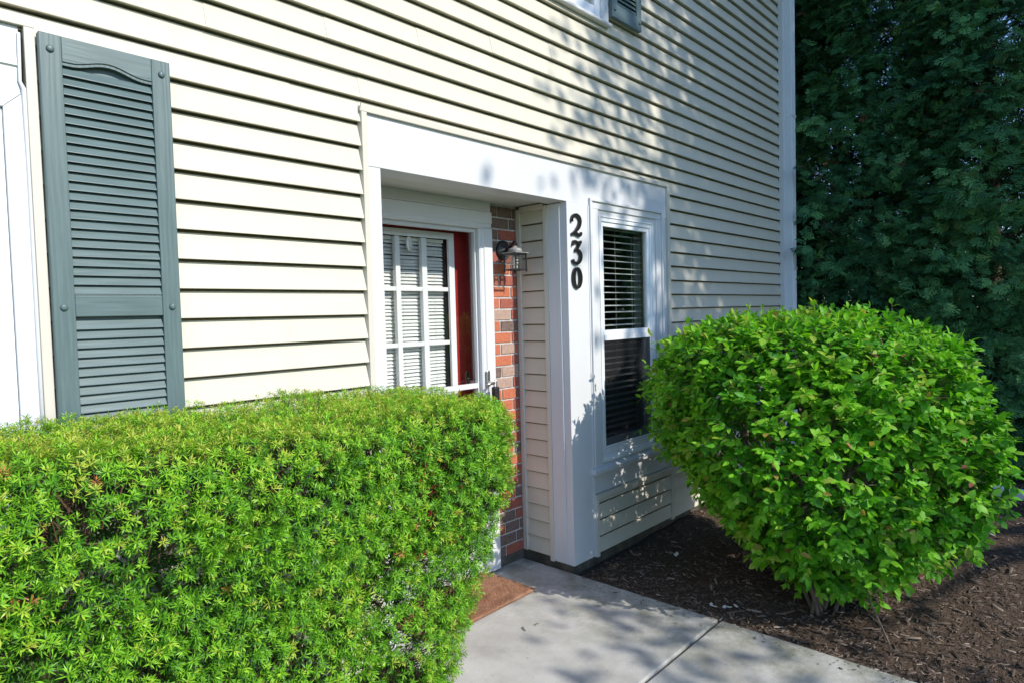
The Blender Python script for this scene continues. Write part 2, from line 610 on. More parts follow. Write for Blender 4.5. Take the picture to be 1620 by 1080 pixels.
w = MB()
Y0, Y1 = 0.046, 0.13
for a, b, c, d in ((-4.0, -0.60, 0.04, 5.3), (-0.60, 0.40, 2.42, 5.3), (-0.60, 0.40, 0.04, 0.95), (0.40, 1.700, 0.04, 5.3),
                   (1.700, 3.015, 2.225, 5.3), (3.015, 3.335, 0.04, 5.3), (3.335, 4.01, 0.04, 0.62), (3.335, 4.01, 2.14, 5.3),
                   (4.01, 6.44, 0.04, 5.3)):
    w.box(a, b, Y0, Y1, c, d)
M['felt'] = plain('brown_sheathing', (0.30, 0.255, 0.15), 0.9, 0.1, 8)
wall = w.build('facade_wall', M['felt'], house)
MB().box(-4.0, 1.70, 0.03, 0.13, -0.12, 0.04).box(3.03, 6.42, 0.03, 0.13, -0.12, 0.04).box(2.745, 3.03, 0.41, 0.5, -0.12, 0.058) \
    .box(3.016, 3.03, 0.02, 0.41, -0.12, 0.06).build('foundation', M['found'], house)

H = 0.1016
def board_prof(z0, z1=None, base=0.0):
    """lapped course, butt edge at z0 standing proud, sloping back to the wall at the top"""
    z1 = z0 + H - 0.0085 if z1 is None else z1
    k = (z1 - z0) / H
    yt = base + 0.0250 * k
    return [(base + 0.0005, z0 + 0.0008), (base, z0 + 0.003), (yt, z1), (base + 0.0455, z1 - 0.004), (base + 0.0455, z0 + 0.006)]

def course(parent, x0, x1, n, ztop=None, seams=()):
    xs = [x0] + sorted(s for s in seams if x0 + 0.2 < s < x1 - 0.2) + [x1]
    for i, (a, b) in enumerate(zip(xs[:-1], xs[1:])):
        off = 0.0012 if i % 2 else 0.0
        a2 = a - 0.02 if i else a
        if i % 2:
            pr = [(p + (0.0022 if p < 0.035 else 0), q) for p, q in board_prof(zl(n), ztop)]
        else:
            pr = board_prof(zl(n), ztop)
        MB().prism(pr, a if i % 2 else (a - 0.018 if i else a), b, 'x').build('siding_board', M['vinyl'], parent)

# courses: left of the entry, above, right of the window
for n in range(2, 26):
    top = None
    course(wall, 0.481, 1.609, n, top, (1.30,) if n in (2, 3) else ())
    course(wall, 4.203, 6.345, n, top, [(4.9 + 1.1 * random.random())] if n % 6 in (0, 1) else ())
course(wall, -4.0, 6.345, 1, None, (-1.2, 1.63, 4.8))
# the top of course 2 shows as a strip above the header channel
MB().prism([(0.0175, 2.4455), (0.0230, zl(1) - 0.0085), (0.0455, zl(1) - 0.010), (0.0455, 2.4455)], 1.609, 4.203, 'x').build('siding_board', M['vinyl'], wall)
MB().prism([(0.0175, 2.4470), (0.0230, zl(1) - 0.0085), (0.0455, zl(1) - 0.010), (0.0455, 2.4470)], -0.63, 0.481, 'x').build('siding_board', M['vinyl'], wall)
for n in range(0, -26, -1):
    s = [-2.6 + ((n * 37) % 17) * 0.13, 1.0 + ((n * 53) % 19) * 0.12, 4.3 + ((n * 29) % 13) * 0.12]
    if zl(n) < 3.31 - 0.001:
        zt = 3.315 if zl(n) + H > 3.315 else None
        if zt:
            course(wall, -4.0, 2.33, n, None, s)
            course(wall, 2.33, 3.476, n, zt)
            course(wall, 3.476, 6.345, n, None, s)
        else:
            course(wall, -4.0, 6.345, n, None, s)
    else:
        course(wall, -4.0, 2.33, n, None, s)
        course(wall, 3.476, 6.345, n, None, s)
# upper end of the facade, side walls, roof
MB().prism([(-0.45, 5.25), (-0.45, 5.28), (4.3, 8.2), (9.0, 5.28), (9.0, 5.25), (4.3, 8.05)], -4.2, 6.75, 'x').build('roof', M['roof'], house)
MB().box(-4.0, 6.44, -0.44, 0.0165, 5.225, 5.2495).build('soffit', M['white'], house)
MB().box(6.40, 6.44, 0.131, 8.6, -0.12, 5.3).box(-4.0, -3.96, 0.131, 8.6, -0.12, 5.3).box(-4.0, 6.44, 8.6, 8.7, -0.12, 5.3).build('side_wall', M['vinyl'], house)

# ---- cream channel trim round the entry group
box('trim_channel', M['jchan'], house, 1.609, 1.636, -0.006, 0.030, 0.03, 2.419)
box('trim_channel', M['jchan'], house, 1.609, 4.203, -0.006, 0.0174, 2.4195, 2.4445)
box('trim_channel', M['jchan'], house, 4.167, 4.203, -0.006, 0.030, 0.03, 2.419)
MB().prism([(1.603, 2.419), (1.609, 2.452), (1.612, 2.444), (1.609, 2.419)], -0.005, 0.002, 'y').build('trim_corner_tab', M['jchan'], house)
# ---- white header: two boards with a fine lap between
MB().box(1.637, 4.166, 0.0102, 0.14, 2.3075, 2.4190).build('header_board', M['white'], house, 0.001)
MB().box(1.637, 4.166, 0.0080, 0.145, 2.197, 2.3068).build('header_board', M['white'], house, 0.001)
box('entry_post', M['white'], house, 1.637, 1.708, 0.0105, 0.15, 0.02, 2.1962)
pil = box('entry_pilaster', M['white'], house, 3.012, 3.2275, 0.0045, 0.148, 0.036, 2.1962, 0.0025)
box('pilaster_seam', M['white'], house, 3.2165, 3.2270, 0.0005, 0.0043, 0.036, 2.19, 0.001)
box('pilaster_lap', M['white'], house, 3.0035, 3.0118, 0.055, 0.1475, 0.045, 2.19, 0.001)
for x, z, y in ((1.66, 2.232, 0.0078), (2.35, 2.285, 0.0078), (2.95, 2.225, 0.0078), (1.672, 1.62, 0.0103), (1.668, 1.95, 0.0103), (3.19, 1.43, 0.0043), (3.03, 1.22, 0.0043), (3.16, 0.62, 0.0043), (3.04, 0.31, 0.0043), (3.6, 2.34, 0.0100), (2.7, 2.40, 0.0100)):
    MB().lathe([(0.0032, 0.0), (0.0032, -0.0008), (0.0018, -0.0012)], (x, y, z), 'y', 10).build('nail_head', M['alu'], house)
for y, z in ((0.115, 1.82), (0.02, 1.68), (0.075, 0.98), (0.12, 0.30)):
    o_ = MB().prism([(y + 0.003 * math.cos(a), z + 0.003 * math.sin(a)) for a in np.linspace(0, 6.283, 9)[:-1]], 3.0022 if y > 0.055 else 3.0108, 3.0034 if y > 0.055 else 3.0119, 'x').build('nail_head', M['alu'], house)
# ---- white panel behind the window trim
MB().box(3.228, 3.345, 0.0125, 0.03, 0.420, 2.196).box(3.345, 4.0, 0.0125, 0.03, 0.420, 0.615).box(4.0, 4.1665, 0.0125, 0.03, 0.420, 2.196) \
    .box(3.345, 4.0, 0.0125, 0.03, 2.145, 2.196).build('window_backing', M['white'], house)
# ---- recess: ceiling, side walls
MB().box(1.700, 3.03, 0.1405, 0.66, 2.212, 2.224).build('entry_ceiling', M['soffit'], house)
MB().box(1.66, 1.705, 0.151, 0.62, 0.0, 2.2115).build('entry_side_wall', M['vinyl'], house)
rw = MB().box(3.036, 3.05, 0.1485, 0.52, 0.03, 2.2115).build('entry_return_wall', M['felt'], house)
for k in range(0, 21):
    z0 = 0.061 + 0.1016 * k
    z1 = min(z0 + 0.1016 - 0.007, 2.170)
    kk = (z1 - z0) / 0.1016
    pr = [(3.0045, z0 + 0.001), (3.004, z0 + 0.004), (3.004 + 0.0160 * kk, z1), (3.0355, z1 - 0.004), (3.0355, z0 + 0.005)]
    MB().prism([(p, q) for p, q in pr], 0.179, 0.366, 'y').build('siding_board', M['vinyl'], rw)
MB().box(2.9975, 3.0355, 0.1485, 0.178, 0.036, 2.19).build('return_channel', M['jchan'], house, 0.0015)
MB().box(2.9975, 3.0355, 0.3665, 0.3985, 0.060, 2.19).build('return_channel', M['jchan'], house, 0.0015)
MB().box(2.9980, 3.0355, 0.1785, 0.366, 2.1705, 2.205).build('return_channel', M['jchan'], house, 0.0015)

# ---- brick panel beside the door
bw = MB().box(2.762, 3.03, 0.4065, 0.52, 0.058, 2.2115).build('brick_wall', M['mortar'], house)
CH = 0.0693
brick_cache = {}
def brick(x0, x1, z0, z1, k):
    bm = MB()
    j = lambda: random.uniform(-0.0012, 0.0012)
    yf = 0.400 + random.uniform(-0.0015, 0.0012)
    vs = [(x0 + j(), yf, z0 + j()), (x1 + j(), yf, z0 + j()), (x1, 0.414, z0), (x0, 0.414, z0),
          (x0 + j(), yf, z1 + j()), (x1 + j(), yf, z1 + j()), (x1, 0.414, z1), (x0, 0.414, z1)]
    bm.add(vs, [(0, 3, 2, 1), (4, 5, 6, 7), (0, 1, 5, 4), (1, 2, 6, 5), (2, 3, 7, 6), (3, 0, 4, 7)])
    bm.build('brick', BR[k], bw, 0.002)
# colours by course from the ground up, read off the photograph: o range, r ed, c harcoal, t an; top charcoal rows paint in the header's shade
pat = ['cr', 'cc', 'rc', 'cr', 'rr', 'oc', 'tr', 'or', 'ro', 'oc', 'or', 'or', 'oor', 'or', 'oor', 'tr', 'cto', 'or', 'oto', 'or', 'oco', 'tr', 'or',
       'oor', 'or', 'oro', 'rr', 'cr', 'crr', 'cc', 'cc', 'cc']
for i in range(31):
    z0 = 0.0600 + i * CH
    z1 = z0 + CH - 0.0105
    if z0 > 2.20: break
    z1 = min(z1, 2.2105)
    p = pat[i % len(pat)]
    K = {'o': 0, 'r': 1, 'c': 2, 't': 3}
    if i % 2:
        cuts = [(2.767, 2.934), (2.945, 2.9965)]
    else:
        cuts = [(2.767, 2.838), (2.849, 2.9965)]
    if i % 4 == 2:
        cuts = [(2.767, 2.836), (2.847, 2.966), (2.975, 2.9965)]
    for q, (a, b) in enumerate(cuts):
        brick(a, b, z0, z1, K[p[min(q, len(p) - 1)]])

# ---- door surround
def casing(prof, z0, z1):
    MB().prism(prof, z0, z1, 'z').build('door_casing', M['white'], house, 0.001)
cr = [(2.662, 0.4055), (2.662, 0.386), (2.672, 0.379), (2.690, 0.379), (2.695, 0.372), (2.7615, 0.372), (2.7615, 0.4055)]
casing(cr, 0.015, 2.052)
casing([(4.566 - x, y) for x, y in cr], 0.015, 2.052)
hp = [(0.4055, 2.0525), (0.386, 2.0525), (0.379, 2.063), (0.379, 2.080), (0.372, 2.086), (0.372, 2.150), (0.4055, 2.150)]
MB().prism(hp, 1.80, 2.7615, 'x').build('door_casing', M['white'], house, 0.001)
MB().box(1.80, 2.7615, 0.384, 0.4055, 2.1505, 2.2115).build('door_frieze', M['white'], house, 0.001)
MB().box(1.80, 2.735, 0.364, 0.3835, 2.1515, 2.158).build('door_drip_cap', M['white'], house, 0.0008)
jb = MB().box(2.743, 2.78, 0.4065, 0.60, 0.0, 2.09).box(1.786, 1.823, 0.4065, 0.60, 0.0, 2.09).box(1.823, 2.743, 0.4065, 0.60, 2.091, 2.12) \
    .box(2.664, 2.7425, 0.4065, 0.412, 0.01, 2.06).box(1.8235, 1.902, 0.4065, 0.412, 0.01, 2.06)
jb.build('door_jamb', M['white'], house, 0.001)
MB().box(1.76, 2.7615, 0.4125, 0.66, -0.03, 0.024).build('threshold', M['alu'], house, 0.002)
MB().box(1.66, 1.80, 0.4065, 0.5, 0.0, 2.2115).build('recess_back_wall', M['white'], house)

# ---- storm door
sd = empty('storm_door', house)
MB().box(2.652, 2.700, 0.4125, 0.438, 0.03, 2.055).box(1.866, 1.914, 0.4125, 0.438, 0.03, 2.055).box(1.9145, 2.6515, 0.4125, 0.438, 2.03, 2.055) \
    .box(1.9145, 2.6515, 0.4125, 0.438, 0.03, 0.22).build('frame', M['white'], sd, 0.0015)
box('middle_rail', M['white'], sd, 1.9145, 2.6515, 0.408, 0.438, 1.120, 1.149)
box('pane', M['dglass'], sd, 1.9145, 2.6515, 0.424, 0.427, 1.150, 2.029, 0)
box('pane', M['dglass'], sd, 1.9145, 2.6515, 0.424, 0.427, 0.221, 1.119, 0)
hd = MB().box(2.676, 2.703, 0.360, 0.3715, 1.125, 1.222)
hd.build('handle_plate', M['nickel'], sd, 0.005)
MB().tube([(2.690, 0.362, 1.150), (2.690, 0.325, 1.150), (2.684, 0.314, 1.151), (2.650, 0.308, 1.150), (2.612, 0.312, 1.147)], [0.008, 0.008, 0.009, 0.008, 0.006], 10) \
    .build('handle', M['nickel'], sd, smooth=True)
lb = thing('lockbox', 'black key lockbox hanging from the storm door handle', 'lockbox')
MB().box(2.676, 2.714, 0.296, 0.330, 1.030, 1.128).build('case', M['black'], lb, 0.006)
MB().tube([(2.683, 0.313, 1.125), (2.683, 0.313, 1.158), (2.688, 0.3125, 1.168), (2.700, 0.3125, 1.168), (2.706, 0.313, 1.158), (2.706, 0.313, 1.125)], 0.0035, 8).build('shackle', M['nickel'], lb, smooth=True)

# ---- red entry door with nine lites
dr = empty('entry_door', house)
MB().box(1.8235, 1.9745, 0.55, 0.594, 0.026, 2.088).box(2.592, 2.7425, 0.55, 0.594, 0.026, 2.088).box(1.9745, 2.592, 0.55, 0.594, 0.026, 1.075) \
    .box(1.9745, 2.592, 0.55, 0.594, 2.022, 2.088).build('leaf', M['red'], dr, 0.001)
for a, b in ((1.945, 2.245), (2.320, 2.620)):
    MB().prism([(a, 0.16), (b, 0.16), (b, 0.92), (a, 0.92)], 0.544, 0.5495, 'y').build('raised_panel', M['red'], dr, 0.004)
x0, x1, x2, x3, z0, z1, z2, z3 = 1.966, 2.010, 2.556, 2.602, 1.052, 1.096, 1.997, 2.033
fr = MB()
for a, b, c, d in ((x0, x1, z0, z3), (x2, x3, z0, z3), (x1, x2, z2, z3), (x1, x2, z0, z1)):
    fr.box(a, b, 0.534, 0.5497, c, d)
fr.build('lite_frame', M['mullion'], dr, 0.003)
fr2 = MB()
for a, b, c, d in ((x1 - 0.016, x1 + 0.004, z1, z2), (x2 - 0.004, x2 + 0.016, z1, z2), (x1, x2, z2 - 0.004, z2 + 0.014), (x1, x2, z1 - 0.014, z1 + 0.004)):
    fr2.box(a, b, 0.526, 0.5335, c, d)
fr2.build('lite_bead', M['mullion'], dr, 0.003)
vx = [(2.172, 2.204), (2.357, 2.394)]
hz = [(1.690, 1.714), (1.381, 1.405)]
for a, b in vx:
    MB().box(a, b, 0.537, 0.566, z1 + 0.0045, z2 - 0.0045).build('muntin', M['mullion'], dr, 0.003)
xsp = [(x1 + 0.0045, 2.1718), (2.2042, 2.3568), (2.3942, x2 - 0.0045)]
for c, d in hz:
    for a, b in xsp:
        MB().box(a, b, 0.538, 0.566, c, d).build('muntin', M['mullion'], dr, 0.003)
zsp = [(1.1005, 1.3808), (1.4052, 1.6898), (1.7142, 1.9925)]
for a, b in xsp:
    for c, d in zsp:
        MB().box(a + 0.001, b - 0.001, 0.5555, 0.5585, c + 0.001, d - 0.001).build('pane', M['dglass'], dr)
MB().prism([(2.672 + 0.034 * (0.5 + 0.5 * math.cos(a)), 1.160 + 0.03 * (1 + math.sin(a)) * 0.9 + (0.0 if math.sin(a) > 0 else -0.05)) for a in np.linspace(0, 2 * math.pi, 14)[:-1]],
           0.540, 0.5495, 'y').build('lock_plate', M['nickel'], dr, 0.001)
MB().prism([(2.678 + 0.022 * (0.5 + 0.5 * math.cos(a)), 1.168 + 0.022 * (1 + math.sin(a)) + (0.0 if math.sin(a) > 0 else -0.035)) for a in np.linspace(0, 2 * math.pi, 14)[:-1]],
           0.536, 0.5398, 'y').build('keypad', M['black'], dr, 0.001)
MB().tube([(2.690, 0.536, 1.148), (2.690, 0.500, 1.148), (2.697, 0.492, 1.149), (2.735, 0.488, 1.150)], [0.010, 0.009, 0.009, 0.007], 10).build('lever', M['nickel'], dr, smooth=True)

def blind(label, x0, x1, y, ztop, zbot, pitch, depth, tilt, cords, headh=0.03):
    b = thing('window_blind', label, 'blind')
    n = int((ztop - headh - zbot) / pitch)
    c, s = math.cos(tilt), math.sin(tilt)
    hw, th = depth / 2, 0.0009
    sag = 0.08 * depth
    prof = []
    for u, e in ((-1, 0), (-0.33, sag), (0.33, sag), (1, 0)):
        prof.append((u * hw, e + th))
    for u, e in ((1, 0), (0.33, sag), (-0.33, sag), (-1, 0)):
        prof.append((u * hw, e - th))
    prof = [(p * c - q * s, p * s + q * c) for p, q in prof]
    me = MB().prism(prof, x0, x1, 'x').mesh('slat', M['slat'])
    for i in range(n):
        o = link('slat', me, b, loc=(0, y, ztop - headh - 0.012 - i * pitch))
        o.rotation_euler = (random.uniform(-0.02, 0.02), random.uniform(-0.0010, 0.0010), 0)
    MB().box(x0, x1, y - 0.018, y + 0.018, ztop - headh, ztop).build('head_rail', M['slat'], b, 0.002)
    zb = ztop - headh - 0.012 - n * pitch
    MB().box(x0, x1, y - 0.012, y + 0.012, zb - 0.008, zb + 0.004).build('bottom_rail', M['slat'], b, 0.002)
    for cx in cords:
        MB().tube([(cx, y - depth * 0.48, ztop - headh), (cx, y - depth * 0.48, zb)], 0.0009, 5).build('cord', M['cord'], b)
    return b
blind('white mini blind hanging inside the glass of the red door', 2.016, 2.550, 0.590, 1.995, 1.105, 0.0200, 0.0255, R(46), (2.075, 2.25, 2.48), 0.02)
hk = thing('suction_hook', 'small white oval hook stuck on the upper middle door pane', 'hook')
MB().lathe([(0.0, -0.004), (0.020, -0.003), (0.022, 0.0), (0.020, 0.003)], (0, 0, 0), 'y', 20).build('disc', M['hook'], hk, smooth=True)
MB().tube([(0.0, -0.003, 0.012), (0.003, -0.012, -0.012), (0.006, -0.022, -0.020), (0.008, -0.026, -0.006)], [0.003, 0.004, 0.004, 0.003], 8).build('prong', M['hook'], hk, smooth=True)
hk.location = (2.279, 0.5505, 1.956)
hk.scale = (0.95, 1, 1.9)

# ---- main window beside the pilaster
wd = empty('window', house)
def wbox(name, mat, *a, bevel=0.0015): return box(name, mat, wd, *a, bevel=bevel)
# casing with a raised back band
MB().box(3.2285, 3.3275, 0.002, 0.0122, 0.585, 2.1795).box(4.016, 4.100, 0.002, 0.0122, 0.585, 2.1795).box(3.2285, 4.100, 0.002, 0.0122, 2.180, 2.241).build('casing', M['white'], wd, 0.002)
MB().box(3.2290, 3.2510, -0.010, 0.0018, 0.585, 2.222).box(4.080, 4.0995, -0.010, 0.0018, 0.585, 2.222).box(3.2290, 4.0995, -0.010, 0.0018, 2.2222, 2.2405).build('casing_band', M['white'], wd, 0.003)
MB().box(3.3280, 3.3720, 0.013, 0.075, 0.640, 2.150).box(3.953, 4.0155, 0.013, 0.075, 0.640, 2.150).box(3.3725, 3.9525, 0.013, 0.075, 2.113, 2.150) \
    .box(3.3725, 3.9525, 0.013, 0.075, 0.640, 0.684).build('frame', M['whitev'], wd, 0.002)
MB().box(3.3275, 4.016, 0.0195, 0.075, 2.1505, 2.1790).build('frame_head', M['soffit'], wd)
MB().box(3.3400, 3.358, 0.006, 0.0128, 0.66, 2.138).box(3.966, 3.986, 0.006, 0.0128, 0.66, 2.138).box(3.3400, 3.986, 0.006, 0.0128, 2.1382, 2.147).build('frame_lip', M['whitev'], wd, 0.002)
# sashes: upper outside, lower inside
MB().box(3.3725, 3.402, 0.022, 0.048, 1.431, 2.112).box(3.9235, 3.9525, 0.022, 0.048, 1.431, 2.112).box(3.402, 3.9235, 0.022, 0.048, 2.085, 2.112) \
    .box(3.3725, 3.9525, 0.018, 0.050, 1.398, 1.4305).build('upper_sash', M['whitev'], wd, 0.002)
MB().box(3.3725, 3.408, 0.051, 0.074, 0.685, 1.428).box(3.917, 3.9525, 0.051, 0.074, 0.685, 1.428).box(3.408, 3.917, 0.051, 0.074, 0.685, 0.735) \
    .box(3.408, 3.917, 0.051, 0.074, 1.395, 1.428).build('lower_sash', M['whitev'], wd, 0.002)
MB().box(3.402, 3.9235, 0.034, 0.037, 1.4305, 2.085).build('pane', M['glass'], wd)
MB().box(3.408, 3.917, 0.061, 0.064, 0.735, 1.395).build('pane', M['glass'], wd)
MB().box(3.3745, 3.386, 0.0185, 0.0215, 0.686, 1.397).box(3.939, 3.9515, 0.0185, 0.0215, 0.686, 1.397).box(3.386, 3.939, 0.0185, 0.0215, 0.686, 0.699) \
    .box(3.386, 3.939, 0.0120, 0.0178, 1.366, 1.3975).build('screen_frame', M['whitev'], wd, 0.001)
MB().box(3.386, 3.939, 0.0196, 0.0202, 0.699, 1.384).build('insect_screen', M['screen'], wd)
# stepped sill
MB().prism([(0.013, 0.602), (0.0, 0.604), (0.0, 0.622), (0.006, 0.626), (0.006, 0.638), (0.013, 0.640), (0.075, 0.640), (0.075, 0.602)], 3.3275, 4.016, 'x').build('sill_step', M['whitev'], wd, 0.001)
MB().prism([(0.0120, 0.550), (-0.028, 0.550), (-0.030, 0.553), (-0.030, 0.576), (-0.026, 0.580), (0.0120, 0.592)], 3.204, 4.125, 'x').build('sill', M['white'], wd, 0.002)
# inner reveal
MB().box(3.30, 3.3275, 0.0755, 0.19, 0.6, 2.18).box(4.016, 4.05, 0.0755, 0.19, 0.6, 2.18).box(3.3275, 4.016, 0.0755, 0.19, 2.150, 2.18).box(3.3275, 4.016, 0.0755, 0.19, 0.60, 0.64) \
    .build('reveal', M['white'], wd)
blind('white slatted blind hanging inside the window beside the shrub', 3.352, 3.990, 0.130, 2.145, 0.70, 0.0425, 0.048, R(4), (3.46, 3.66, 3.86), 0.04)

# ---- siding panel below the window
panel = MB().box(3.2595, 4.166, 0.0350, 0.039, 0.03, 0.3895).build('lower_wall', M['felt'], house)
for k in range(4):
    z0 = 0.050 + 0.1050 * k
    z1 = min(z0 + 0.1050 - 0.014, 0.3895)
    kk = (z1 - z0) / 0.1050
    MB().prism([(-0.0035, z0 + 0.001), (-0.004, z0 + 0.004), (-0.004 + 0.0130 * kk, z1), (0.0345, z1 - 0.004), (0.0345, z0 + 0.006)], 3.260, 4.166, 'x').build('siding_board', M['vinyl'], panel)
box('panel_channel', M['jchan'], house, 3.234, 3.2590, -0.010, 0.0300, 0.030, 0.3895)
box('panel_channel', M['jchan'], house, 3.234, 4.166, -0.010, 0.0122, 0.3900, 0.4180)
box('panel_edge', M['white'], house, 3.2278, 3.2335, 0.0, 0.03, 0.030, 0.55)

# ---- corner post, downspout
MB().prism([(6.3465, 0.0), (6.3465, -0.026), (6.356, -0.026), (6.360, -0.022), (6.376, -0.022), (6.380, -0.026), (6.396, -0.026), (6.400, -0.022), (6.416, -0.022), (6.420, -0.026),
            (6.450, -0.026), (6.450, 0.10), (6.4405, 0.10), (6.4405, 0.0165), (6.3465, 0.0165)], 0.0, 5.22, 'z').build('corner_post', M['white'], house)
ds = empty('downspout', house)
MB().prism([(6.405, -0.012), (6.405, -0.082), (6.411, -0.088), (6.428, -0.088), (6.431, -0.084), (6.445, -0.084), (6.448, -0.088), (6.462, -0.088), (6.465, -0.084), (6.479, -0.084),
            (6.482, -0.088), (6.499, -0.088), (6.505, -0.082), (6.505, -0.012)], 0.03, 5.15, 'z').build('pipe', M['alu'], ds, smooth=False)
for z in (1.92, 3.37):
    MB().box(6.400, 6.510, -0.0925, -0.0115, z - 0.012, z + 0.012).build('strap', M['alu'], ds, 0.002)

# ---- left window: only its right edge is in view
lw = empty('window', house)
box('trim_channel', M['jchan'], lw, 0.454, 0.4805, -0.006, 0.030, 0.90, 2.4195)
box('trim_channel', M['jchan'], lw, -0.63, 0.4805, -0.006, 0.0174, 2.4200, 2.4460)
box('head_panel', M['white'], lw, -0.62, 0.4435, 0.0085, 0.03, 2.2270, 2.4190)
MB().prism([(0.0085, 2.300), (0.002, 2.304), (0.002, 2.326), (0.0085, 2.330)], -0.62, 0.436, 'x').build('head_moulding', M['white'], lw)
MB().prism([(0.397, 0.95), (0.4445, 0.95), (0.4445, 2.2265), (0.397, 2.1795)], 0.003, 0.0300, 'y').build('casing', M['white'], lw, 0.0015)
MB().prism([(-0.56, 2.1798), (0.3965, 2.1798), (0.4435, 2.2268), (-0.60, 2.2268)], 0.0032, 0.0300, 'y').build('casing', M['white'], lw, 0.0015)
MB().tube([(0.4490, 0.004, 0.95), (0.4485, 0.003, 1.5), (0.4495, 0.004, 2.0), (0.4480, 0.002, 2.24), (0.440, 0.003, 2.26), (0.4435, 0.003, 2.40)], [0.0055, 0.006, 0.0055, 0.007, 0.005, 0.0045], 8) \
    .build('caulk_bead', M['white'], lw, smooth=True)
MB().box(0.345, 0.3965, 0.016, 0.075, 0.95, 2.179).box(-0.50, -0.445, 0.016, 0.075, 0.95, 2.179).box(-0.445, 0.345, 0.016, 0.075, 2.12, 2.179).box(-0.445, 0.345, 0.016, 0.075, 0.95, 1.02) \
    .box(-0.445, 0.345, 0.02, 0.06, 1.56, 1.61).build('frame', M['whitev'], lw, 0.002)
MB().box(-0.445, 0.345, 0.036, 0.039, 1.02, 1.56).build('pane', M['glass'], lw)
MB().box(-0.445, 0.345, 0.036, 0.039, 1.61, 2.12).build('pane', M['glass'], lw)
# ---- upper window: lower right corner in view
uw = empty('window', house)
MB().prism([(0.016, 3.316), (-0.030, 3.316), (-0.034, 3.322), (-0.034, 3.334), (0.016, 3.352)], 2.335, 3.470, 'x').build('sill', M['white'], uw, 0.002)
MB().box(3.40, 3.474, -0.004, 0.03, 3.3525, 4.80).box(2.33, 2.405, -0.004, 0.03, 3.3525, 4.80).box(2.405, 3.40, -0.004, 0.03, 4.72, 4.80).build('casing', M['white'], uw, 0.002)
MB().box(2.405, 2.46, 0.010, 0.07, 3.3525, 4.72).box(3.345, 3.40, 0.010, 0.07, 3.3525, 4.72).box(2.46, 3.345, 0.010, 0.07, 4.66, 4.72).box(2.46, 3.345, 0.010, 0.07, 3.3525, 3.42) \
    .box(2.46, 3.345, 0.012, 0.06, 4.02, 4.07).build('frame', M['whitev'], uw, 0.002)
MB().box(2.46, 3.345, 0.034, 0.037, 3.42, 4.02).build('pane', M['glass'], uw)
MB().box(2.46, 3.345, 0.034, 0.037, 4.07, 4.66).build('pane', M['glass'], uw)

# ---- dark rooms behind the glass
def room(x0, x1, y0, y1, z0, z1):
    v = [(x0, y0, z0), (x1, y0, z0), (x1, y1, z0), (x0, y1, z0), (x0, y0, z1), (x1, y0, z1), (x1, y1, z1), (x0, y1, z1)]
    MB().add(v, [(0, 1, 2, 3), (4, 7, 6, 5), (1, 5, 6, 2), (2, 6, 7, 3), (3, 7, 4, 0)]).build('room', M['room'], house)
room(1.72, 2.99, 0.665, 3.5, 0.0, 2.45)
room(3.05, 6.2, 0.195, 4.0, 0.0, 2.45)
room(-2.0, 1.6, 0.14, 4.0, 0.0, 2.45)
room(1.0, 5.0, 0.14, 4.0, 2.7, 5.1)

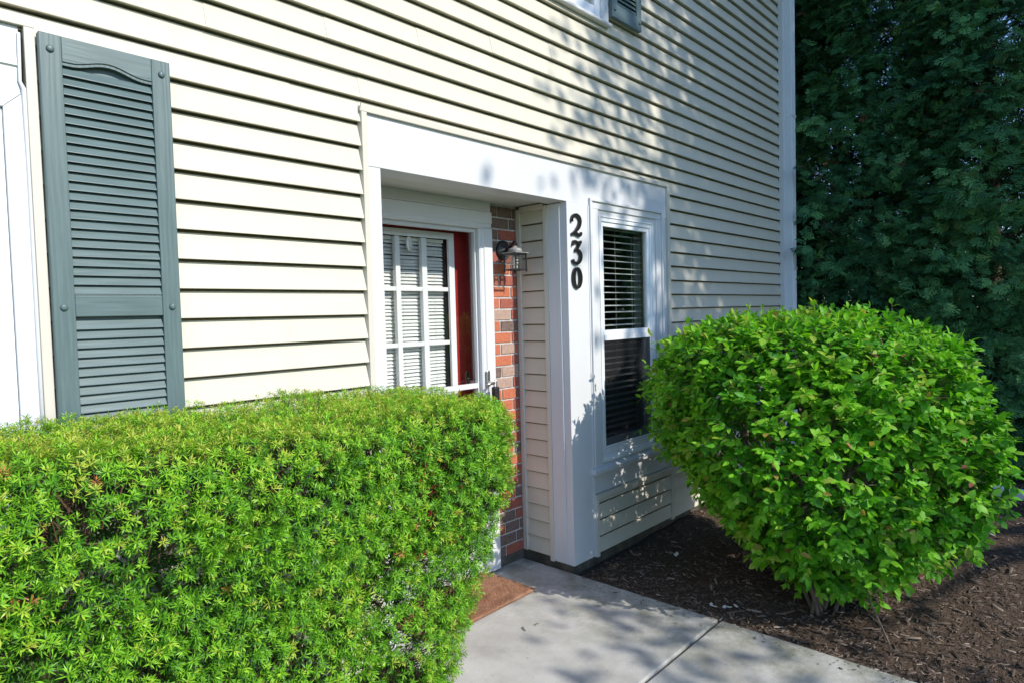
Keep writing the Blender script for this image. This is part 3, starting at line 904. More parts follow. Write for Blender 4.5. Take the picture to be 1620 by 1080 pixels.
# ================================================================== SHUTTERS
def shutter(label, x0, x1, z0, z1, rails, arch):
    t = thing('shutter', label, 'shutter', loc=(x0, -0.002, z0))
    W, Ht = x1 - x0, z1 - z0
    sw = 0.056
    def b(name, *a, bev=0.002):
        return MB().box(*a).build(name, M['shutter' if name == 'stile' else 'shutter_h'], t, bev)
    b('stile', 0, sw, -0.030, 0, 0, Ht)
    b('stile', W - sw, W, -0.030, 0, 0, Ht)
    # top rail with a cathedral curve
    top = []
    for i in range(17):
        u = i / 16
        lift = 0.5 - 0.5 * math.cos(2 * math.pi * min(max((u - 0.08) / 0.84, 0), 1))
        top.append((sw + 0.0003 + u * (W - 2 * sw - 0.0006), Ht - 0.074 + arch * lift))
    prof = top + [(W - sw - 0.0003, Ht), (sw + 0.0003, Ht)]
    MB().prism(prof, -0.0285, -0.002, 'y').build('top_rail', M['shutter_h'], t, 0.0015)
    lip = top + [(x, z - 0.010) for x, z in reversed(top)]
    q = MB()
    for (xa, za), (xb, zb) in zip(top[:-1], top[1:]):
        q.add([(xa, -0.0245, za - 0.0005), (xb, -0.0245, zb - 0.0005), (xb, -0.0245, zb - 0.009), (xa, -0.0245, za - 0.009),
               (xa, -0.004, za - 0.0005), (xb, -0.004, zb - 0.0005), (xb, -0.004, zb - 0.009), (xa, -0.004, za - 0.009)],
              [(0, 1, 2, 3), (4, 7, 6, 5), (0, 4, 5, 1), (3, 2, 6, 7)])
    q.build('rail_moulding', M['shutter'], t)
    b('backing', sw, W - sw, -0.003, -0.0005, 0, Ht - 0.03, bev=0)
    spans = []
    lo = 0
    for ra, rb in rails:
        b('rail', sw + 0.0003, W - sw - 0.0003, -0.0285, -0.0035, ra, rb)
        MB().box(sw + 0.0003, W - sw - 0.0003, -0.024, -0.0035, rb + 0.0003, rb + 0.004).build('rail_moulding', M['shutter'], t, 0.001)
        spans.append((lo, ra)); lo = rb
    spans.append((lo, Ht - 0.066))
    me = MB().prism([(-0.0255, -0.0005), (-0.0225, -0.0015), (-0.010, 0.0225), (-0.0125, 0.0255), (-0.0252, 0.0015)], sw + 0.0005, W - sw - 0.0005, 'x').mesh('slat', M['shutter_h'])
    for s0, s1 in spans:
        if s1 - s0 < 0.05: continue
        n = int((s1 - s0) / 0.0284)
        for i in range(n):
            link('slat', me, t, loc=(0, 0, s0 + 0.006 + i * 0.0284))
    for sx in (0.018, W - 0.036 + 0.0):
        for zz in (Ht - 0.045, Ht - 0.806, 0.05):
            if 0 < zz < Ht:
                MB().lathe([(0.0105, 0.0), (0.0105, -0.003), (0.009, -0.006), (0.005, -0.0078)], (sx + 0.009, -0.030, zz), 'y', 14).build('screw_cap', M['shutter'], t, smooth=True)
    return t
shutter('tall slate green louvered shutter on the sunlit siding above the hedge', 0.4835, 0.8420, 0.985, 2.4075, [(0.0, 0.09), (0.588, 0.652)], 0.022)
shutter('slate green upstairs shutter cut by the top of the picture', 3.4780, 3.8180, 3.388, 4.80, [(0.0, 0.088), (0.70, 0.76)], 0.022)

# ================================================================== HOUSE NUMBER
hn = thing('house_number', 'black metal house number 230 on the white pilaster', 'house number')
def ribbon(pts, wid, mb, x0, zb, sx, sz, yb, yf):
    P = [Vector((x0 + u * sx, 0, zb + v * sz)) for u, v in pts]
    # smooth by Catmull-Rom
    Q, Wd = [], []
    n = len(P)
    for i in range(n - 1):
        p0, p1, p2, p3 = P[max(i - 1, 0)], P[i], P[i + 1], P[min(i + 2, n - 1)]
        for k in range(5):
            t = k / 5
            Q.append(0.5 * ((2 * p1) + (p2 - p0) * t + (2 * p0 - 5 * p1 + 4 * p2 - p3) * t * t + (3 * p1 - p0 - 3 * p2 + p3) * t ** 3))
            Wd.append(wid[i] * (1 - t) + wid[i + 1] * t)
    Q.append(P[-1]); Wd.append(wid[-1])
    L, Rr = [], []
    for i, q in enumerate(Q):
        d = (Q[min(i + 1, len(Q) - 1)] - Q[max(i - 1, 0)]).normalized()
        nn = Vector((-d.z, 0, d.x)) * Wd[i] * sx * 0.44
        L.append(q + nn); Rr.append(q - nn)
    for i in range(len(Q) - 1):
        f = [L[i], L[i + 1], Rr[i + 1], Rr[i]]
        vs = [(a.x, yf, a.z) for a in f] + [(a.x, yb, a.z) for a in f]
        fs = [(0, 1, 2, 3), (7, 6, 5, 4), (0, 4, 5, 1), (3, 2, 6, 7)]
        if i == 0: fs.append((0, 3, 7, 4))
        if i == len(Q) - 2: fs.append((1, 5, 6, 2))
        mb.add(vs, fs)
yb, yf = 0.0035, -0.010
d2 = MB()
ribbon([(0.10, 0.64), (0.08, 0.74), (0.20, 0.90), (0.50, 0.97), (0.80, 0.86), (0.86, 0.68), (0.74, 0.46), (0.46, 0.26), (0.18, 0.10)],
       [0.20, 0.20, 0.17, 0.20, 0.26, 0.29, 0.27, 0.20, 0.16], d2, 3.040, 1.995, 0.100, 0.131, yb, yf)
ribbon([(0.03, 0.07), (0.25, 0.14), (0.50, 0.12), (0.74, 0.06), (0.90, 0.10), (0.97, 0.21)], [0.14, 0.22, 0.22, 0.20, 0.17, 0.12], d2, 3.040, 1.995, 0.100, 0.131, yb - 0.0006, yf - 0.0006)
d2.build('digit', M['numpaint'], hn)
d3 = MB()
ribbon([(0.08, 0.76), (0.20, 0.93), (0.42, 0.93), (0.66, 0.90), (0.94, 0.97)], [0.10, 0.17, 0.20, 0.18, 0.14], d3, 3.040, 1.829, 0.100, 0.144, yb, yf)
ribbon([(0.92, 0.95), (0.62, 0.74), (0.34, 0.57)], [0.12, 0.20, 0.16], d3, 3.040, 1.829, 0.100, 0.144, yb - 0.0006, yf - 0.0006)
ribbon([(0.30, 0.555), (0.58, 0.60), (0.82, 0.48), (0.86, 0.30), (0.70, 0.13), (0.42, 0.05), (0.16, 0.10), (0.08, 0.20)], [0.12, 0.18, 0.25, 0.28, 0.24, 0.17, 0.18, 0.20], d3, 3.040, 1.829, 0.100, 0.144, yb - 0.0012, yf - 0.0012)
d3.build('digit', M['numpaint'], hn)
d0 = MB()
no = 32
vs, fs = [], []
for k in range(no):
    a = 2 * math.pi * k / no
    for rx, rz in ((0.0480, 0.0640), (0.0195, 0.0515)):
        for y in (yf, yb):
            vs.append((3.088 + rx * math.cos(a), y, 1.7505 + rz * math.sin(a)))
for k in range(no):
    a, b = 4 * k, 4 * ((k + 1) % no)
    fs += [(a, b, b + 2, a + 2), (a + 1, a + 3, b + 3, b + 1), (a, a + 1, b + 1, b), (a + 2, b + 2, b + 3, a + 3)]
d0.add(vs, fs).build('digit', M['numpaint'], hn)

# ================================================================== WALL LANTERN
la = thing('wall_lantern', 'black square wall lantern with clear glass on the brick by the door', 'lantern')
MB().lathe([(0.060, 0.3985), (0.060, 0.392), (0.052, 0.384), (0.030, 0.374), (0.016, 0.368)], (2.878, 0, 1.936), 'y', 28).build('back_plate', M['black'], la, smooth=True)
lx, ly, zb_, zt_ = 2.857, 0.278, 1.806, 1.906
MB().tube([(2.878, 0.372, 1.936), (2.875, 0.345, 1.940), (2.868, 0.312, 1.962), (2.862, 0.290, 1.978), (2.857, 0.268, 1.976), (2.857, 0.262, 1.962), (2.857, 0.272, 1.952)], [0.012, 0.009, 0.008, 0.007, 0.006, 0.005, 0.004], 10).build('arm', M['black'], la, smooth=True)
h = 0.046
fm = MB()
for sx in (-1, 1):
    for sy in (-1, 1):
        fm.box(lx + sx * h - 0.0035, lx + sx * h + 0.0035, ly + sy * h - 0.0035, ly + sy * h + 0.0035, zb_, zt_)
for zz in (zb_, zt_ - 0.007):
    fm.box(lx - h - 0.005, lx + h + 0.005, ly - h - 0.005, ly - h + 0.004, zz, zz + 0.007)
    fm.box(lx - h - 0.005, lx + h + 0.005, ly + h - 0.004, ly + h + 0.005, zz, zz + 0.007)
    fm.box(lx - h - 0.005, lx - h + 0.004, ly - h + 0.0042, ly + h - 0.0042, zz, zz + 0.007)
    fm.box(lx + h - 0.004, lx + h + 0.005, ly - h + 0.0042, ly + h - 0.0042, zz, zz + 0.007)
for sx in (-1, 1):
    for sy in (-1, 1):
        fm.box(lx + sx * h - 0.004, lx + sx * h + 0.004, ly + sy * h - 0.004, ly + sy * h + 0.004, zb_ - 0.009, zb_ - 0.0003)
fm.build('cage', M['black'], la)
for a in ((lx - h + 0.004, lx + h - 0.004, ly - h - 0.001, ly - h + 0.001), (lx - h + 0.004, lx + h - 0.004, ly + h - 0.001, ly + h + 0.001),
          (lx - h - 0.001, lx - h + 0.001, ly - h + 0.004, ly + h - 0.004), (lx + h - 0.001, lx + h + 0.001, ly - h + 0.004, ly + h - 0.004)):
    MB().box(*a, zb_ + 0.007, zt_ - 0.007).build('pane', M['lglass'], la)
e = 0.058
MB().prism([(lx - e, ly - e), (lx + e, ly - e), (lx + e, ly + e), (lx - e, ly + e)], zt_ + 0.0003, zt_ + 0.0055, 'z').build('roof_plate', M['lampcap'], la, 0.0015)
MB().lathe([(0.040, zt_ + 0.0056), (0.041, zt_ + 0.022), (0.036, zt_ + 0.030), (0.014, zt_ + 0.036), (0.008, zt_ + 0.046)], (lx, ly, 0), 'z', 24).build('cap', M['lampcap'], la, smooth=True)
rg = [(lx, ly + 0.0 + 0.013 * math.cos(a), zt_ + 0.058 + 0.013 * math.sin(a)) for a in np.linspace(0, 2 * math.pi, 17)]
MB().tube(rg, 0.0028, 8, caps=False).build('ring', M['black'], la, smooth=True)
bl = MB()
hp_ = [(lx + 0.013 * math.cos(t), ly + 0.013 * math.sin(t), zb_ + 0.030 + 0.0085 * t / math.pi) for t in np.linspace(0, 6.5 * math.pi, 60)]
bl.tube(hp_, 0.0048, 8).lathe([(0.012, zb_ + 0.008), (0.014, zb_ + 0.026)], (lx, ly, 0), 'z', 14)
bl.build('bulb', M['bulb'], la, smooth=True)

# ================================================================== DOORMAT
dm = tag(sheet('doormat', M['mat'], 1.905, 2.660, -0.012, 0.398, 0.020, 0.02, 0.0018, 11, 'thing'),
         'worn brown coir doormat on the slab at the red door', 'doormat')
so = dm.modifiers.new('thick', 'SOLIDIFY')
so.thickness = 0.016
so.offset = -1
dm.rotation_euler = (0, 0, R(0.6))
M['fibre'] = tint_mat('coir_fibre', [(0.0, (0.16, 0.075, 0.04)), (0.6, (0.40, 0.21, 0.12)), (1.0, (0.58, 0.36, 0.22))], 0.9, 0.0, 0.1)
nf = 9000
Pf = np.stack([rng.uniform(1.906, 2.659, nf), rng.uniform(-0.013, 0.398, nf), np.full(nf, 0.019)], -1)
df = unit(np.array([0, 0, 1.0]) + rng.normal(size=Pf.shape) * 0.75)
V, F = scatter(np.array([(-0.06, 0, 0), (0.06, 0, 0), (0.04, 0.1, 1.0), (-0.04, 0.1, 1.0)], float), np.array([(0, 1, 2, 3)]), Pf, frames(df), rng.uniform(0.006, 0.013, nf))
ff = link('fibres', nmesh('fibres', V, F, M['fibre'], np.repeat(np.clip(0.5 + rng.normal(size=nf) * 0.2 + 0.5 * (vnoise(Pf, 7.0, 61) - 0.5), 0, 1), 4)), dm)
ff['kind'] = 'stuff'

# ================================================================== YEW HEDGE
def hedge_sdf(P):
    """rounded clipped hedge; negative inside; right end rounds in plan and tapers to the foot"""
    x, y, z = P[:, 0], P[:, 1], P[:, 2]
    top = 1.285 - 0.045 * np.clip((x - 0.4) / 1.4, 0, 1) + 0.018 * (vnoise(P * np.array([1, 1, 0]), 5.0, 2) - 0.5) * 2
    tap = 0.40 * np.clip((1.0 - z) / 0.9, 0, 1)          # foot narrower
    x1 = 1.695 - tap
    y0 = -0.955 + 0.22 * tap
    y1 = -0.125
    cx, cy = (x1 - 2.4) / 2 + 0.0, (y0 + y1) / 2
    hx, hy = (x1 + 2.4) / 2, (y1 - y0) / 2
    cx = (x1 - 2.4) / 2
    r = 0.40 - 0.3 * np.clip(-(x - 0.6) / 1.0, 0, 1)
    r = np.minimum(r, hy - 0.02)
    qx, qy = np.abs(x - cx) - hx + r, np.abs(y - cy) - hy + r
    d2 = np.hypot(np.maximum(qx, 0), np.maximum(qy, 0)) + np.minimum(np.maximum(qx, qy), 0) - r
    dz = z - top
    rt = 0.10
    a, b = d2 + rt, dz + rt
    d = np.hypot(np.maximum(a, 0), np.maximum(b, 0)) + np.minimum(np.maximum(a, b), 0) - rt
    return d + 0.022 * (vnoise(P, 7.0, 4) - 0.5) * 2 + 0.016 * (vnoise(P, 22.0, 5) - 0.5) * 2

def grad(fn, P, e=0.012):
    g = np.stack([fn(P + np.eye(3)[i] * e) - fn(P - np.eye(3)[i] * e) for i in range(3)], -1)
    return unit(g)

def yew_template(nn, seed):
    r = np.random.default_rng(seed)
    V, F = [], []
    for i in range(nn):
        t = (i + 0.5) / nn
        az = i * 2.39996 + r.normal() * 0.25
        inc = R(88 - 50 * t ** 1.3 + r.normal() * 8)
        L = 0.0190 * (0.75 + 0.35 * math.sin(math.pi * min(1, t * 0.9 + 0.12))) * r.uniform(0.85, 1.12)
        wd = 0.00170 * r.uniform(0.9, 1.15)
        base = np.array([0, 0, 0.020 * (t ** 0.8)])
        d = np.array([math.cos(az) * math.sin(inc), math.sin(az) * math.sin(inc), math.cos(inc)])
        side = unit(np.cross(d, np.array([0, 0, 1.0])) + r.normal(size=3) * 0.15)
        mid = base + d * L * 0.5 + np.array([0, 0, 0.0012])
        tip = base + d * L + np.array([0, 0, 0.0018]) * r.uniform(-0.5, 1.5)
        o = len(V)
        V += [base, mid + side * wd, tip, mid - side * wd]
        F.append((o, o + 1, o + 2, o + 3))
    return np.array(V), np.array(F)

hedge = thing('yew_hedge', 'clipped green yew hedge in the foreground before the shutter and the door', 'hedge')
acc = Acc()
cand = rng.uniform([-0.95, -1.03, 0.02], [1.86, -0.07, 1.33], size=(800000, 3))
sd_ = hedge_sdf(cand)
ok = (sd_ > -0.075) & (sd_ < 0.008)
P = cand[ok]; sdv = sd_[ok]
G = grad(hedge_sdf, P)
# fewer shoots at the unseen back and far left; clumpy gaps on the sides
keep = np.where(G[:, 1] > 0.6, 0.22, 1.0) * np.where(P[:, 0] < -0.1, 0.35, 1.0)
gap = 0.55 * vnoise(P, 11.0, 9) + 0.45 * vnoise(P, 24.0, 10)
side = np.clip(1 - G[:, 2] * 1.4, 0, 1)
keep = keep * np.where(gap < 0.42, 1 - 0.82 * side, 1.0)
thin = np.clip((P[:, 0] - 0.95) / 0.5, 0, 1) * np.clip((1.0 - P[:, 2]) / 0.3, 0, 1)
keep = keep * (1 - 0.30 * thin)
keep = keep * np.where(sdv < -0.040, 0.40, 1.0)
sel = rng.random(len(P)) < keep
P, sdv, G = P[sel], sdv[sel], G[sel]
NS = 37000
if len(P) > NS:
    ix = rng.choice(len(P), NS, replace=False)
    P, sdv, G = P[ix], sdv[ix], G[ix]
print('hedge shoots', len(P))
ax = unit(G * 0.9 + np.array([0, 0, 0.22]) + rng.normal(size=P.shape) * 0.36)
Fr = frames(ax)
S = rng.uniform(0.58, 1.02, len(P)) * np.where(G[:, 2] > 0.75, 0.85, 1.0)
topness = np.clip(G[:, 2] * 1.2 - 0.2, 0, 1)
tb = 0.54 + 9.0 * np.minimum(sdv + 0.022, 0) + rng.normal(size=len(P)) * 0.15 + 0.22 * topness + 0.22 * np.clip((vnoise(P, 4.0, 12) - 0.45), -0.3, 0.5)  # deeper shoots tinted darker, shade between tufts put into the colour
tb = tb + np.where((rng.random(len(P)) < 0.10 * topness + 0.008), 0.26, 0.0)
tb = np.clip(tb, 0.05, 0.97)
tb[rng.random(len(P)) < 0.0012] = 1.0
tv_ = [yew_template(13, s) for s in range(5)]
which = rng.integers(0, 5, len(P))
for k, (tv, tf) in enumerate(tv_):
    m_ = which == k
    V, F = scatter(tv, tf, P[m_], Fr[m_], S[m_])
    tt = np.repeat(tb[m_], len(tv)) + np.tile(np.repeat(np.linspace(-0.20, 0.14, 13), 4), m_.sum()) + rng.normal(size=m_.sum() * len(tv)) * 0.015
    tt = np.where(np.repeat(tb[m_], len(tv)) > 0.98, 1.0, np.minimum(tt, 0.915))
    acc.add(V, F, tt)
# filler shoots deeper inside, tinted dark as painted shade
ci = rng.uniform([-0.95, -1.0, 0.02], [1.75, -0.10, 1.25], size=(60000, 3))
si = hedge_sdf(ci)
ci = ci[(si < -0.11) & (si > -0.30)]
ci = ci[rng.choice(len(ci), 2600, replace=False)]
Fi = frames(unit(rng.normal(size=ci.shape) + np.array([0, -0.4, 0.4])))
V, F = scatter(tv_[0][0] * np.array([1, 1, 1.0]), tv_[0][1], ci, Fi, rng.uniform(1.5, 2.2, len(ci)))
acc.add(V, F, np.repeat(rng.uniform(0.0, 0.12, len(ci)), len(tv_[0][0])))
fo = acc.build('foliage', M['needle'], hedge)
fo['kind'] = 'stuff'
# twigs: from the woody stems out to the shoots
def sticks(A, B, ra, rb, name, mat, parent, n=4, sag=0.0):
    """tapered little prisms from points A to B, merged"""
    mid = (A + B) / 2 + np.array([0, 0, 1]) * sag
    d = unit(B - A)
    up = np.where(np.abs(d[:, 2:3]) > 0.9, np.array([1.0, 0, 0]), np.array([0, 0, 1.0]))
    u = unit(np.cross(d, up)); w_ = np.cross(d, u)
    rings = []
    for Pm, rr in ((A, ra), (mid, (ra + rb) / 2), (B, rb)):
        for k in range(n):
            a = 2 * math.pi * k / n
            rings.append(Pm + (u * math.cos(a) + w_ * math.sin(a)) * (rr[:, None] if hasattr(rr, 'shape') else rr))
    V = np.stack(rings, 1)
    tf = np.array([(i * n + k, i * n + (k + 1) % n, (i + 1) * n + (k + 1) % n, (i + 1) * n + k) for i in range(2) for k in range(n)])
    F = tf[None] + (np.arange(len(A)) * 3 * n)[:, None, None]
    return link(name, nmesh(name, V.reshape(-1, 3), F.reshape(-1, 4), mat), parent)
ix = rng.choice(len(P), 5200)
B = P[ix]
inw = unit(-G[ix] * 0.8 + np.array([0, 0, -0.7]) + rng.normal(size=B.shape) * 0.35)
A = B + inw * rng.uniform(0.06, 0.16, (len(B), 1))
in_ = hedge_sdf(A) < -0.03
A, B = A[in_], B[in_]
tw = sticks(A, B, rng.uniform(0.0016, 0.0030, len(B)), 0.0010, 'twigs', M['twig'], hedge, 3, 0.006)
tw['kind'] = 'stuff'
for i, sx in enumerate(np.linspace(-0.7, 1.05, 7)):
    yb0 = -0.52 + rng.normal() * 0.05
    tb_ = MB().tube([(sx, yb0, -0.06), (sx + 0.03, yb0, 0.25), (sx - 0.02, yb0 - 0.03, 0.6)], [0.028, 0.022, 0.014], 8)
    for j in range(9):
        a = rng.uniform(0, 6.28); z = rng.uniform(0.15, 0.6); rr = rng.uniform(0.12, 0.24)
        tb_.tube([(sx, yb0, z), (sx + 0.4 * rr * math.cos(a), yb0 + 0.4 * rr * math.sin(a), z + 0.12),
                  (sx + rr * math.cos(a), yb0 + 0.9 * rr * math.sin(a), z + rng.uniform(0.25, 0.5))], [0.012, 0.008, 0.004], 6)
    tb_.build('stem', M['twig'], hedge)

# ================================================================== ROUND BROADLEAF SHRUB
leaf_v, leaf_f = [], []
def leaf_template(L, W, fold, droop, seed):
    """pointed oval blade, folded along the midrib and drooping to the tip; lies along +z, face to +y"""
    rows = [(0.0, 0.06), (0.30, 0.92), (0.70, 0.78), (1.0, 0.0)]
    V, F = [], []
    for t, w in rows[:-1]:
        y = -droop * t * t * L
        V += [(-w * W / 2, y + fold * w * W / 2, t * L), (0, y, t * L), (w * W / 2, y + fold * w * W / 2, t * L)]
    V.append((0, -droop * L, L))
    n = len(rows) - 1
    for i in range(n - 1):
        a = 3 * i
        F += [(a, a + 1, a + 4, a + 3), (a + 1, a + 2, a + 5, a + 4)]
    a = 3 * (n - 1)
    F += [(a, a + 1, 3 * n, 3 * n), (a + 1, a + 2, 3 * n, 3 * n)]
    return np.array(V, float), np.array(F)

SHC = np.array([3.79, -1.065, 0.0])
prz = np.array([0.10, 0.18, 0.29, 0.44, 0.62, 0.78, 1.00, 1.19, 1.31, 1.385, 1.43, 1.46])
prr = np.array([0.05, 0.26, 0.42, 0.57, 0.69, 0.79, 0.815, 0.785, 0.71, 0.57, 0.30, 0.0])
def shrub_sdf(P):
    z = P[:, 2]
    lean = 0.10 * np.clip((1.0 - z) / 0.9, 0, 1)
    dx, dy = P[:, 0] - SHC[0] + lean * 1.3, P[:, 1] - SHC[1] + lean * 2.8
    rad = np.hypot(dx, dy * 1.02)
    rr = np.interp(z, prz, prr)
    slope = 1.0
    return (rad - rr) * np.interp(z, [0, 0.3, 0.8, 1.2, 1.4, 1.5], [0.7, 0.8, 1, 0.8, 0.35, 0.25]) + np.interp(z, [1.2, 1.45], [1, 0.4]) * (0.07 * (vnoise(P, 3.2, 21) - 0.5) * 2 + 0.03 * (vnoise(P, 8.0, 22) - 0.5) * 2)

shrub = thing('rounded_shrub', 'large rounded bright green broadleaf shrub in the mulch by the window', 'shrub')
cand = rng.uniform([2.78, -2.08, 0.02], [4.86, -0.12, 1.64], size=(260000, 3))
s_ = shrub_sdf(cand)
ok = (s_ > -0.18) & (s_ < 0.0)
P, sv = cand[ok], s_[ok]
keep = np.where(sv > -0.07, 1.0, 0.42) * np.where(vnoise(P, 5.5, 31) < 0.30, 0.40, 1.0)
sel = rng.random(len(P)) < keep
P = P[sel]
NT = 4200
P = P[rng.choice(len(P), min(NT, len(P)), replace=False)]
G = grad(shrub_sdf, P, 0.03)
tax = unit(G * 0.9 + np.array([0, 0, 0.25]) + rng.normal(size=P.shape) * 0.45)
TL = rng.uniform(0.06, 0.13, len(P))
TL[rng.random(len(P)) < 0.008] *= 1.8
acc = Acc()
tmpl = [leaf_template(1.0, 0.58, 0.25, 0.18, 0), leaf_template(1.0, 0.62, 0.12, 0.30, 1), leaf_template(1.0, 0.54, 0.38, 0.05, 2)]
tw_tint = np.clip(0.55 + rng.normal(size=len(P)) * 0.16 + 0.35 * (vnoise(P, 2.5, 41) - 0.5), 0.05, 0.9)
for node in range(6):
    if node == 5:
        at, ang = 1.0, None
    else:
        at = 0.12 + 0.2 * node
    base = P + tax * (TL * at)[:, None]
    for sgn in ((1, -1) if node < 5 else (1,)):
        ref = np.cross(tax, np.array([0, 0, 1.0])) + rng.normal(size=P.shape) * 0.25
        ref = unit(ref)
        if node % 2:
            ref = unit(np.cross(tax, ref))
            ref = np.where((np.abs(ref[:, 2:3]) > 0.6), unit(ref * np.array([1, 1, 0.4])), ref)
        d = (unit(ref * sgn * 0.95 + tax * 0.6 + np.array([0, 0, -0.12]) + rng.normal(size=P.shape) * 0.2)) if node < 5 else unit(tax + rng.normal(size=P.shape) * 0.2)
        upv = unit(np.array([0, 0, 0.9]) + G * 0.55 + rng.normal(size=P.shape) * 0.35)
        x = unit(np.cross(upv, d)); y = np.cross(d, x)
        Fr = np.stack([x, y, d], -1)
        sz = rng.uniform(0.032, 0.060, len(P)) * (1.0 if node < 5 else 0.85)
        drop = rng.random(len(P)) < 0.88
        k = rng.integers(0, 3, len(P))
        for q in range(3):
            mm = drop & (k == q)
            tv, tf = tmpl[q]
            V, F = scatter(tv, tf, base[mm], Fr[mm], sz[mm])
            t0 = np.clip(tw_tint[mm] + rng.normal(size=mm.sum()) * 0.12 + 0.05 * (node - 2), 0, 0.95)
            r_ = rng.random(mm.sum())
            t0 = np.where(r_ < 0.006, 0.985, np.where(r_ < 0.010, 1.0, t0))
            acc.add(V, F, np.repeat(t0, len(tv)))
print('shrub leaves', sum(len(v) for v in acc.V) // 10)
# degenerate quads at the tips become triangles
Vv, Ff, Tt = np.concatenate(acc.V), np.concatenate(acc.F), np.concatenate(acc.T)
tri = Ff[:, 2] == Ff[:, 3]
lf = link('leaves', nmesh('leaves', Vv, Ff[~tri], M['leaf'], Tt, Ff[tri][:, :3]), shrub)
lf['kind'] = 'stuff'
tg = sticks(P - tax * 0.06, P + tax * TL[:, None], 0.0018, 0.0010, 'twigs', M['stem'], shrub, 3)
tg['kind'] = 'stuff'
# woody stems rising from two clumps
for (bx, by), cnt in (((3.46, -1.24), 13), ((3.80, -0.72), 11)):
    for i in range(cnt):
        a = rng.uniform(0, 6.28); rr = rng.uniform(0.45, 0.80)
        tx, ty = SHC[0] + rr * math.cos(a), SHC[1] + rr * math.sin(a)
        o = rng.normal(size=2) * 0.035
        b0 = Vector((bx + o[0], by + o[1], -0.06))
        t0 = Vector((tx, ty, rng.uniform(0.75, 1.38)))
        p1 = b0.lerp(t0, 0.25) + Vector((0, 0, 0.14))
        p2 = b0.lerp(t0, 0.6) + Vector((rng.normal() * 0.04, rng.normal() * 0.04, 0.10))
        mb = MB().tube([b0, p1, p2, t0], [rng.uniform(0.008, 0.015), 0.009, 0.006, 0.003], 7)
        for j in range(5):
            u = rng.uniform(0.3, 0.95)
            q0 = (p1.lerp(p2, (u - 0.3) / 0.35) if u < 0.65 else p2.lerp(t0, (u - 0.65) / 0.35))
            dv = Vector((rng.normal(), rng.normal(), abs(rng.normal()) * 0.5)).normalized() * rng.uniform(0.15, 0.34)
            mb.tube([q0, q0 + dv * 0.5 + Vector((0, 0, 0.02)), q0 + dv], [0.0055, 0.004, 0.002], 5)
        mb.build('stem', M['stem'], shrub, smooth=True)

# ================================================================== ARBORVITAE
def spray_template(seed):
    """flat fan of scale-leaf branchlets: lies along +z in the x-z plane"""
    r = np.random.default_rng(seed)
    V, F = [], []
    def blade(b, d, L, w):
        s = np.array([d[2], 0, -d[0]])
        m = b + d * L * 0.55 + np.array([0, r.normal() * 0.03 * L, 0])
        t = b + d * L + np.array([0, -0.10 * L + r.normal() * 0.05 * L, 0])
        o = len(V)
        V.extend([b - s * w * 0.3, m + s * w * 0.5, t, m - s * w * 0.5])
        F.append((o, o + 1, o + 2, o + 3))
    L = 1.0
    blade(np.zeros(3), np.array([0, 0, 1.0]), L, 0.085)
    for i, t in enumerate((0.14, 0.32, 0.50, 0.68, 0.82)):
        for sg in (-1, 1):
            a = sg * R(48 - 12 * t + r.normal() * 5)
            d = np.array([math.sin(a), 0, math.cos(a)])
            b = np.array([0, 0, t * L])
            l2 = (0.62 - 0.48 * t) * r.uniform(0.8, 1.15)
            blade(b, d, l2, 0.085)
            if t < 0.2:
                a2 = a * 0.35
                d2_ = np.array([math.sin(a2), 0, math.cos(a2)])
                blade(b + d * l2 * 0.45, d2_, l2 * 0.5, 0.10)
    return np.array(V), np.array(F)
spt = [spray_template(100 + i) for i in range(4)]

